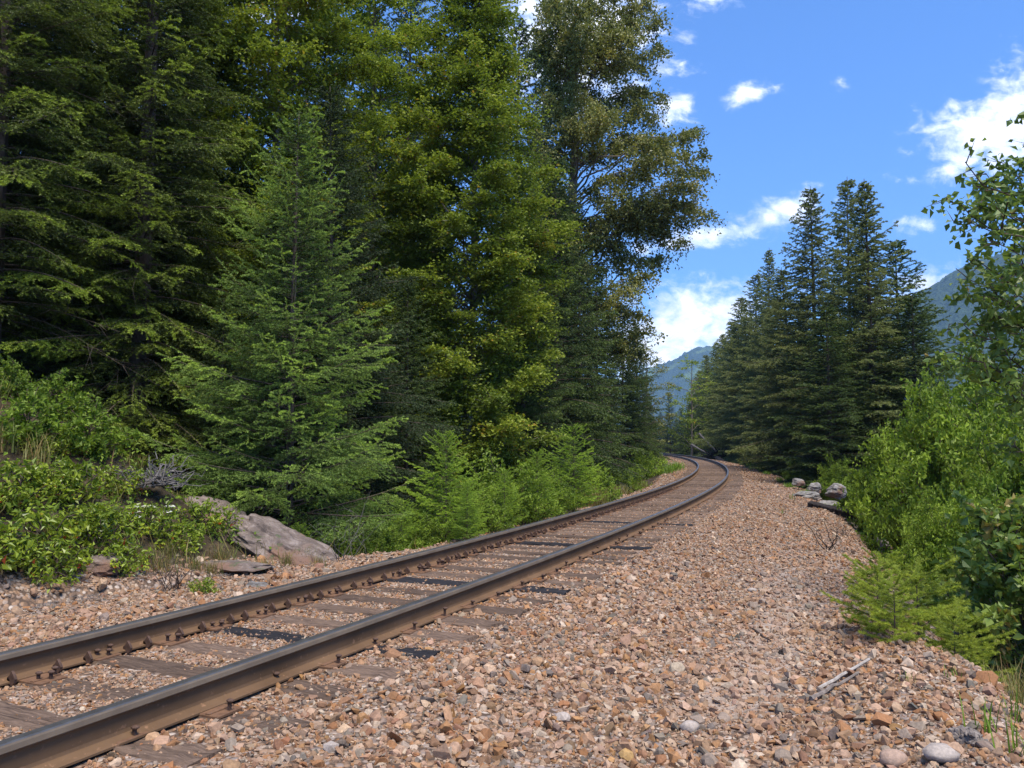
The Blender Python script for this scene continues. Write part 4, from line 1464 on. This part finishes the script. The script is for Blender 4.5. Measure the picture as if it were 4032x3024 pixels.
for vx, vy, s_ in ((740, 1195, .9), (660, 1215, .8), (620, 1222, .7), (570, 1235, .7), (480, 1215, .9), (420, 1230, .8), (350, 1235, .9), (520, 1190, .8), (300, 1215, .9), (690, 1225, .6), (365, 1205, .9), (455, 1240, .7)):
    ctuft(t0, on_ground(vx, vy), s_, 'short dry grass tuft along the foot of the rocky bank', 'dry grass along the bank')
for q in range(52):
    s_, u_ = br.uniform(-1, 7.8), -br.uniform(2.7, 7.0)
    (pp, _) = at_track(np.array([s_]), np.array([u_]))
    x, y = pp[0][:2]
    ctuft(t0, (x, y, H(x, y)), br.uniform(.8, 1.5), 'dry grass tuft growing between the shrubs on the bank', 'dry grass on the bank')
for q in range(14):
    vx = r.uniform(1290, 1400)
    d = np.interp(vx, [1290, 1400], [19.5, 31]) + r.uniform(-1.5, 1.0)
    ctuft(t0, G(vx - 12, d), r.uniform(1.2, 2.0), 'pale dry grass tuft beside the rail before the bend', 'dry grass before the bend')
g1_ = tuft(2, 120, .55, .5, M['grass'], 'grass_tuft', G(1440, 44.5, -.05), 'bright green patch of tall grass at the inside of the bend', wid=.016)
g1_.scale = (1.2, 1.2, 1.0)
for vx, d in ((1452, 47.0), (1430, 42.5), (1462, 50.0)):
    ctuft(g1_, G(vx, d, -.05), 1.2, 'bright green grass clump joining the tall grass patch inside the bend', 'grass clumps inside the bend')
g2 = tuft(3, 14, .24, .10, M['grass'], 'grass_tuft', on_ground(2135, 1590), 'fresh green grass blades beside the grey stump at lower right', droop=.3, wid=.005)
for vx, vy, s_, lab in ((2195, 1560, .9, 'fresh green grass blades at the right frame edge, on the gravel'), (2205, 1640, 1.1, 'fresh green grass blades in the lower right corner'), (2060, 1470, .5, 'small sprout of grass on the gravel beside the fallen sticks'),
                        (1960, 1480, .4, 'tiny sprout of grass on the gravel hump'), (1710, 1080, 1.1, 'green weed on the gravel near the pale boulders'), (1690, 1110, .7, 'tiny green weed alone on the gravel, midway to the bend')):
    ctuft(g2, on_ground(vx, vy), s_, lab)
dg = tuft(4, 130, .55, .30, M['drygrass'], 'grass_tuft', on_ground(2195, 1440), 'dry grass hanging over the slope at the right edge', wid=.003)
for vx, d, k_ in ((2205, 5.6, 1.0), (2150, 6.3, 1.1), (2190, 6.6, 1.3), (2215, 6.2, 1.2), (2120, 6.9, 1.0), (2180, 5.3, .8)):
    ctuft(dg, G(vx, d, -.03), k_, 'brown dry grass spilling over the slope at the right frame edge', 'dry grass on the right slope')
ctuft(dg, on_ground(2150, 1400) + np.array([.2, .2, -.1]), .9, 'dry grass behind the saplings at the right edge')
# bright grass verge along the gravel at right, far part
for vx, d in ((1650, 44), (1680, 36), (1700, 31), (1735, 26), (1790, 22), (1640, 47)):
    ctuft(g1_, G(vx, d, -.05), .55, 'green weed clump along the right edge of the gravel', 'weeds along the right gravel edge')

# flowers
def flower(seed, loc, label, h=.4, nst=5, head=.05, group=None):
    r_ = np.random.default_rng(seed)
    st, hd = MB(), MB()
    for q in range(nst):
        a = r_.uniform(0, 6.28)
        top = np.array([math.cos(a) * .12 * r_.random() * 2, math.sin(a) * .12 * r_.random() * 2, h * r_.uniform(.75, 1.1)])
        t = np.linspace(0, 1, 4)[:, None]
        st.tube(top * np.concatenate([t, t, t ** .9], 1), .003, 3)
        n2 = 16
        pp = top + np.stack([r_.normal(0, head * .5, n2), r_.normal(0, head * .5, n2), r_.normal(0, .006, n2)], -1)
        leaves(hd, pp, head * .5, r_, r_.random(n2), 3.0, .1, .9)
    root = empty('white_flower', loc)
    st.build('stems', M['bush'], root)
    hd.build('petals', M['white'], root)
    return tag(root, label, 'flower', group)


f0 = flower(1, on_ground(372, 1030), 'tall white flower cluster on the bank above the root wad', .42, 4, .075)
for vx, vy in ((640, 1195), (735, 1180), (700, 1170), (760, 1185), (715, 1150), (690, 1140)):
    clone(f0, on_ground(vx, vy), vx, .75, 'small white daisy-like flowers in the grass right of the rock spur', 'daisies right of the rock')
for vx, vy in ((300, 1165), (365, 1160)):
    clone(f0, on_ground(vx, vy), vx, .8, 'tiny white flowers among the shrubs below the root wad', 'white flowers below the root wad')

# ------------------------------------------------------------------ rocks
def rock(seed, sx_, sy_, sz_, name, loc, label, mat='rock', rz=0.0, tilt=(0, 0), rough=.22, sub=4, cat='rock', group=None):
    r_ = np.random.default_rng(seed)
    bm = bmesh.new()
    bmesh.ops.create_icosphere(bm, subdivisions=sub, radius=1)
    v = np.array([q.co[:] for q in bm.verts])
    f = np.array([[q.index for q in fc.verts] for fc in bm.faces])
    bm.free()
    dirs = r_.normal(0, 1, (14, 3))
    dirs /= np.linalg.norm(dirs, axis=1)[:, None]
    off = r_.uniform(.68, .95, 14)
    dd = v @ dirs.T
    sc_ = np.min(np.where(dd > .05, off[None] / np.maximum(dd, .05), 9), 1)
    v = v * np.minimum(sc_, 1.05)[:, None]
    def n3(f_, sd_, oc):
        return (fbm(v[:, 0] * f_ + 9, v[:, 1] * f_, sd_, oc) + fbm(v[:, 1] * f_ + 5, v[:, 2] * f_, sd_ + 11, oc) + fbm(v[:, 2] * f_, v[:, 0] * f_ + 7, sd_ + 23, oc)) / 1.8 - .83
    ns = n3(2.3, seed, 5)
    lay = v @ np.array([.25, .35, .9]) * 5.5 + ns * 2.2
    ns = ns + (vnoise(np.floor(lay) * 7.3 + 3, np.floor(lay) * 0 + seed, seed) - .5) * .32 * sstep(np.abs(lay - np.round(lay)), .0, .12) + n3(12, seed + 4, 3) * .35
    v = v * (1 + ns * rough * 2)[:, None]
    v *= np.array([sx_, sy_, sz_])
    mb = MB()
    mb.add(v, f)
    o = mb.build(name, M[mat], None, loc, smooth=False)
    o.rotation_euler = (tilt[0], tilt[1], rz)
    return tag(o, label, cat, group)


pt = on_ground(600, 1165)
pr = on_ground(640, 1205)
rock(5, 1.05, .62, .36, 'rock_outcrop', (-3.05, 10.85, .0), 'bare grey-pink rock spur sloping down to the track behind the left rail', rz=-.20, tilt=(.05, .42), sub=5)
rock(6, .6, .5, .3, 'rock_outcrop', (-4.2, 11.6, .42), 'upper part of the bare rock spur, beside the dry twigs', rz=-.3, tilt=(0, .35), sub=5)
p = on_ground(235, 850)
rock(7, 1.2, .9, .75, 'rock_outcrop', p + np.array([0, .5, -.1]), 'shaded grey-brown rock face on the bank under the old firs', rz=.2, sub=5, cat='rock')
p = on_ground(90, 840)
rock(8, 1.1, .7, .7, 'rock_outcrop', p + np.array([0, .4, -.1]), 'grey rock at the far left, half hidden behind bank bushes', rz=.6, sub=5, cat='rock')
p = on_ground(215, 1225)
rock(9, .22, .2, .15, 'rock', p, 'small grey rock lying at the foot of the left bank', rz=.5)
p = on_ground(485, 1222)
rock(10, .55, .3, .06, 'rock', p, 'flat brown slab at the foot of the bank beside the gravel', rz=-.2, sub=3)
p = on_ground(555, 1268)
rock(19, .11, .08, .07, 'rock', p, 'single white stone just behind the left rail', 'greyrock', rz=.2, sub=3)
BR = [(1805, 1068, .50, .36, .36, 'pale grey boulder at the gravel edge below the right-hand firs, highest of its group'), (1760, 1058, .40, .32, .24, 'pale grey boulder left of the highest one on the gravel edge'),
      (1745, 1075, .55, .4, .18, 'flat pale rock on the gravel edge in front of the boulders'), (1790, 1095, .50, .32, .20, 'pinkish flat rock between the boulders and the charred timber'), (1840, 1100, .32, .24, .2, 'small pale boulder behind the charred timber'),
      (1725, 1045, .30, .25, .18, 'small pale boulder farthest along the gravel edge'), (1905, 1190, .35, .3, .3, 'brown rock half hidden behind the yellow-green saplings'), (1945, 1220, .3, .24, .2, 'grey-brown rock under the low bush at the gravel edge')]
for k_, (vx, vy, a, b, c, lab) in enumerate(BR):
    p = on_ground(vx, vy)
    rock(20 + k_, a * .85, b * .85, c * .85, 'boulder', p + np.array([0, 0, c * .25]), lab, 'greyrock', rz=k_ * 1.3, sub=4)
COB = [(1490, 1580, .075, 'pale speckled cobble lying on the gravel at bottom centre'), (1215, 1560, .062, 'pale rounded cobble left of the speckled one on the gravel'), (2030, 1648, .12, 'large pale rounded stone cut by the bottom frame edge at right'),
       (1355, 1640, .06, 'rounded ochre stone at the bottom frame edge, left of the speckled cobble'), (1930, 1655, .09, 'pinkish rounded stone at the bottom edge, left of the large pale one'), (715, 1625, .06, 'grey-white angular stone near the lowest visible tie end'),
       (2130, 1480, .10, 'orange angular rock at the edge of the gravel on the right'), (1905, 1570, .085, 'orange angular rock near the bottom right'), (1625, 1280, .07, 'pale rounded cobble by the worn path beside the gravel')]
for k_, (vx, vy, a, lab) in enumerate(COB):
    p = on_ground(vx, vy)
    pv, pf = hull_stone(200 + k_, 34 if 'orange' not in lab and 'angular' not in lab else 14, 'round' in lab or 'speckled' in lab)
    mb = MB()
    c = (.29, .14, .065) if 'orange' in lab else ((.38, .24, .10) if 'ochre' in lab else ((.36, .25, .19) if 'pinkish' in lab else (.37, .315, .275)))
    mb.add(pv * a * .8, pf, None, np.tile(np.array([*c, 1.0]), (len(pv), 1)))
    o = mb.build('stone', M['gravel'], None, p + np.array([0, 0, a * .35]), smooth=k_ % 2 == 0 and 'orange' not in lab)
    tag(o, lab, 'stone')


# ------------------------------------------------------------------ dead wood
def curve_pts(p0, p1, r_, n_=7, wob=.06):
    p0, p1 = np.asarray(p0, float), np.asarray(p1, float)
    t = np.linspace(0, 1, n_)[:, None]
    L = np.linalg.norm(p1 - p0)
    return p0 + (p1 - p0) * t + r_.normal(0, wob * L, (n_, 3)) * (t * (1 - t) * 3)


def rootwad(seed, loc, label, rr=.45, n_=60, mat='deadwood', name='root_wad', thick=.022):
    r_ = np.random.default_rng(seed)
    mb = MB()
    for q in range(n_):
        d = r_.normal(0, 1, 3)
        d[2] = abs(d[2]) * .8 + .05
        d /= np.linalg.norm(d)
        L = rr * r_.uniform(.5, 1.25)
        pts = curve_pts(d * .03, d * L * np.array([1.25, 1.25, .85]), r_, 7, .14)
        mb.tube(pts, thick * r_.uniform(.3, 1) * np.linspace(1, .2, 7), 5)
    o = mb.build(name, M[mat], None, loc)
    return tag(o, label, 'dead roots' if name == 'root_wad' else 'stump')


rootwad(1, on_ground(335, 1085) + np.array([0, 0, .22]), 'tangled grey root wad bleached by weather on the bank', .46, 80)
def stickset(seed, loc, n_, L, label, name, mat, cat, flat=False, thick=.006, up=.9):
    r_ = np.random.default_rng(seed)
    mb = MB()
    for q in range(n_):
        a = r_.uniform(0, 6.28)
        e = np.array([math.cos(a) * r_.uniform(.2, .8), math.sin(a) * r_.uniform(.2, .8), 0 if flat else up * r_.uniform(.4, 1)]) * L
        b = np.array([r_.normal(0, .05), r_.normal(0, .05), 0.01]) * (1 if not flat else L * 6)
        pts = curve_pts(b, b + e, r_, 6, .06)
        mb.tube(pts, thick * np.linspace(1, .3, 6), 4)
        for m_ in range(3):
            k2 = r_.integers(2, 6)
            mb.tube(curve_pts(pts[k2], pts[k2] + r_.normal(0, .16, 3) * L * np.array([1, 1, .2 if flat else 1]), r_, 4, .08), thick * .4, 3)
    return tag(mb.build(name, M[mat], None, loc), label, cat)


stickset(2, on_ground(375, 1275), 16, .42, 'leafless dark twigs of a dead shrub beside the left gravel', 'dead_shrub', 'dark_twig', 'dead shrub', thick=.005)
stickset(3, on_ground(330, 1270), 22, .30, 'scatter of grey dead twigs lying at the foot of the bank', 'twig_litter', 'twig', 'twigs', True, .004)
stickset(4, on_ground(180, 1290), 22, .34, 'scatter of brown dead twigs on the gravel at lower left', 'twig_litter', 'twig', 'twigs', True, .0035)
stickset(15, on_ground(90, 1310), 26, .40, 'scatter of grey-brown dead twigs at the far left edge of the gravel', 'twig_litter', 'twig', 'twigs', True, .0035)
stickset(16, on_ground(430, 1250), 20, .30, 'scatter of dead twigs beside the small bright plant behind the left rail', 'twig_litter', 'twig', 'twigs', True, .0035)
stickset(5, on_ground(742, 1215), 9, .75, 'upright pale dead stalks right of the rock spur', 'dead_stalks', 'deadwood', 'dead plant', thick=.005, up=1.3)
stickset(6, on_ground(1795, 1190), 7, .48, 'dark upright dead plant stalk on the gravel edge', 'dead_stalks', 'charred', 'dead plant', thick=.008, up=1.2)
stickset(7, on_ground(1825, 1160), 10, .5, 'thin bare brown twigs behind the dark upright stalk', 'dead_shrub', 'dark_twig', 'dead shrub', thick=.004)
stickset(8, on_ground(2160, 1440), 26, .55, 'tangle of grey dead twigs on the slope at the right edge', 'dead_shrub', 'twig', 'dead shrub', thick=.006, up=.6)
stickset(9, on_ground(1320, 1045) if False else G(1318, 24.5), 14, .9, 'bare grey twigs of a dead shrub beside the rail before the bend', 'dead_shrub', 'twig', 'dead shrub', thick=.006)
stickset(10, on_ground(1690, 1412), 8, .13, 'small black shred of charred bark on the worn path', 'bark_shred', 'charred', 'bark', True, .012)
stickset(11, on_ground(1920, 1190), 24, .45, 'dark dead branches lying on the slope behind the saplings', 'dead_branches', 'dark_twig', 'dead branches', True, .008)


def pole(p0, p1, r0, r1, name, mat, label, cat, sides=7, seed=0):
    r_ = np.random.default_rng(seed)
    pts = curve_pts(p0, p1, r_, 8, .012)
    mb = MB()
    mb.tube(pts - pts[0], np.linspace(r0, r1, 8), sides)
    return tag(mb.build(name, M[mat], None, pts[0]), label, cat)


a_, b_ = on_ground(1768, 1500), on_ground(1878, 1440)
pole(a_ + [0, 0, .035], b_ + [0, 0, .05], .013, .009, 'dead_stick', 'palewood', 'longer pale grey stick lying on the gravel at right', 'stick')
a_, b_ = on_ground(1752, 1520), on_ground(1855, 1466)
pole(a_ + [0, 0, .03], b_ + [0, 0, .04], .016, .008, 'dead_stick', 'twig', 'darker rough stick lying below the pale grey one on the gravel', 'stick', seed=4)
a_, b_ = on_ground(1625, 1365), on_ground(1665, 1392)
pole(a_ + [0, 0, .03], b_ + [0, 0, .03], .008, .006, 'dead_stick', 'dark_twig', 'thin brown stick lying by the worn path', 'stick', seed=5)
# grey stump lower right
rk = rootwad(12, on_ground(2095, 1600), 'small weathered grey stump at the lower right corner', .075, 46, 'twig', 'weathered_stump', .05)
# charred timber among the boulders
tm = tie_mesh(33, 1.5)
p = on_ground(1812, 1112)
o = tm.build('charred_timber', M['charred'], None, p + np.array([0, 0, .16]))
o.rotation_euler = (.15, .18, -.75)
tag(o, 'charred black timber end lying on the rocks at the gravel edge', 'timber')
# loose tie block beside the rail
# uprooted stump and fallen poles near the bend
p = G(1556, 81.5)
rootwad(14, p + np.array([0, 0, .7]), 'dark uprooted stump with tangled roots outside the bend', 1.9, 130, 'charred', 'uprooted_stump', .085)
pole(P(1510, 936, 84), G(1582, 80.5, .1), .10, .06, 'fallen_log', 'deadwood', 'upper pale fallen pole leaning over the dark uprooted stump', 'log', seed=8)
pole(P(1494, 960, 84), G(1556, 80.5, .1), .10, .06, 'fallen_log', 'deadwood', 'lower pale fallen pole left of the dark uprooted stump', 'log', seed=9)
pole(G(1545, 80.0, .25), G(1578, 75.0, .2), .22, .18, 'fallen_log', 'bark', 'thick brown log lying on the ground outside the bend', 'log', seed=10)

# ------------------------------------------------------------------ mountains
m, n = new_mat('forested_mountain')
tcn = n.add('ShaderNodeTexCoord')
ob = tcn.outputs['Object']
f = n.noise(ob, .012, 6, .6)
vo = n.add('ShaderNodeTexVoronoi')
n.link(ob, vo.inputs['Vector'])
vo.inputs['Scale'].default_value = .12
f2 = n.noise(ob, .0035, 4, .55, .3)
f3 = n.noise(ob, .06, 5, .65)
col = n.ramp(f3, [(.3, (.020, .036, .020)), (.7, (.055, .085, .035))])
col = n.mix(n.smooth(f2, .56, .62), col, (.11, .16, .05))
col = n.mix(n.smooth(f, .70, .74), col, (.16, .14, .12))
finish(n, principled(n, col, .95, .1, 0, bump(n, n.math('ADD', f3, n.math('MULTIPLY', vo.outputs['Distance'], .1)), 1.0, 14)))
M['mountain'] = m


def mountain(name, x0, x1, y0, y1, prof, n1, n2, seed, label=None):
    """ridge running across the view: prof gives the crest height against x"""
    xs_, ys2 = np.linspace(x0, x1, n1), np.linspace(y0, y1, n2)
    X, Y = np.meshgrid(xs_, ys2, indexing='ij')
    f = (Y - y0) / (y1 - y0)
    crest = np.interp(X, *prof)
    sh = np.where(f < .6, sstep(f, -.05, .6) ** .85, 1 - .3 * (f - .6) / .4)
    Z = crest * sh
    Z = Z * (1 + (fbm(X / 260, Y / 260, seed, 5) - .5) * .42 * np.clip(1.1 - f * .9, .2, 1)) + (fbm(X / 40, Y / 40, seed + 3, 3) - .5) * 26 * np.minimum(1, Z / 80 + .1)
    Z += (vnoise(X / 9, Y / 9, seed + 8) - .3) * 13 * np.minimum(1, np.abs(Z) / 60)
    Z = np.where(f < .02, -30, Z)
    mb = MB()
    i, j = np.meshgrid(np.arange(n1 - 1), np.arange(n2 - 1), indexing='ij')
    k_ = i * n2 + j
    org = np.array([x0, y0, 0.0])
    mb.add(np.stack([X, Y, Z - 8], -1).reshape(-1, 3) - org, None, np.stack([k_, k_ + n2, k_ + n2 + 1, k_ + 1], -1).reshape(-1, 4))
    return tag(mb.build(name, M['mountain'], None, org, smooth=False), kind='structure')


def crest(d, pts):
    return [(P(x_, y_, d)[0]) for x_, y_ in pts], [P(x_, y_, d)[2] + 8 for x_, y_ in pts]


mountain('hill', 150, 2200, 2600, 4600, crest(3800, [(1150, 860), (1300, 850), (1400, 806), (1450, 788), (1500, 764), (1540, 757), (1620, 770), (1800, 800), (2100, 850)]), 260, 130, 3)
mountain('mountain', 600, 3400, 1200, 2700, crest(2100, [(1600, 900), (1750, 800), (1880, 710), (1985, 645), (2060, 605), (2130, 578), (2212, 545), (2400, 470), (2800, 380)]), 380, 160, 7)

# ------------------------------------------------------------------ air
hz = MB()
x0, x1, y0, y1, z0, z1 = -5400, 5400, -5400, 5400, float(gz.min()) - 31, 1250
hv = np.array([(x, y, z) for z in (z0, z1) for x, y in ((x0, y0), (x1, y0), (x1, y1), (x0, y1))])
hz.add(hv, None, [(0, 3, 2, 1), (4, 5, 6, 7), (0, 1, 5, 4), (1, 2, 6, 5), (2, 3, 7, 6), (3, 0, 4, 7)])
m, n = new_mat('air')
pv = n.add('ShaderNodeVolumePrincipled')
pv.inputs['Color'].default_value = (.36, .62, 1.0, 1)
pv.inputs['Density'].default_value = .00015
o_ = n.add('ShaderNodeOutputMaterial')
n.link(pv.outputs[0], o_.inputs['Volume'])
tag(hz.build('haze', m), kind='stuff')
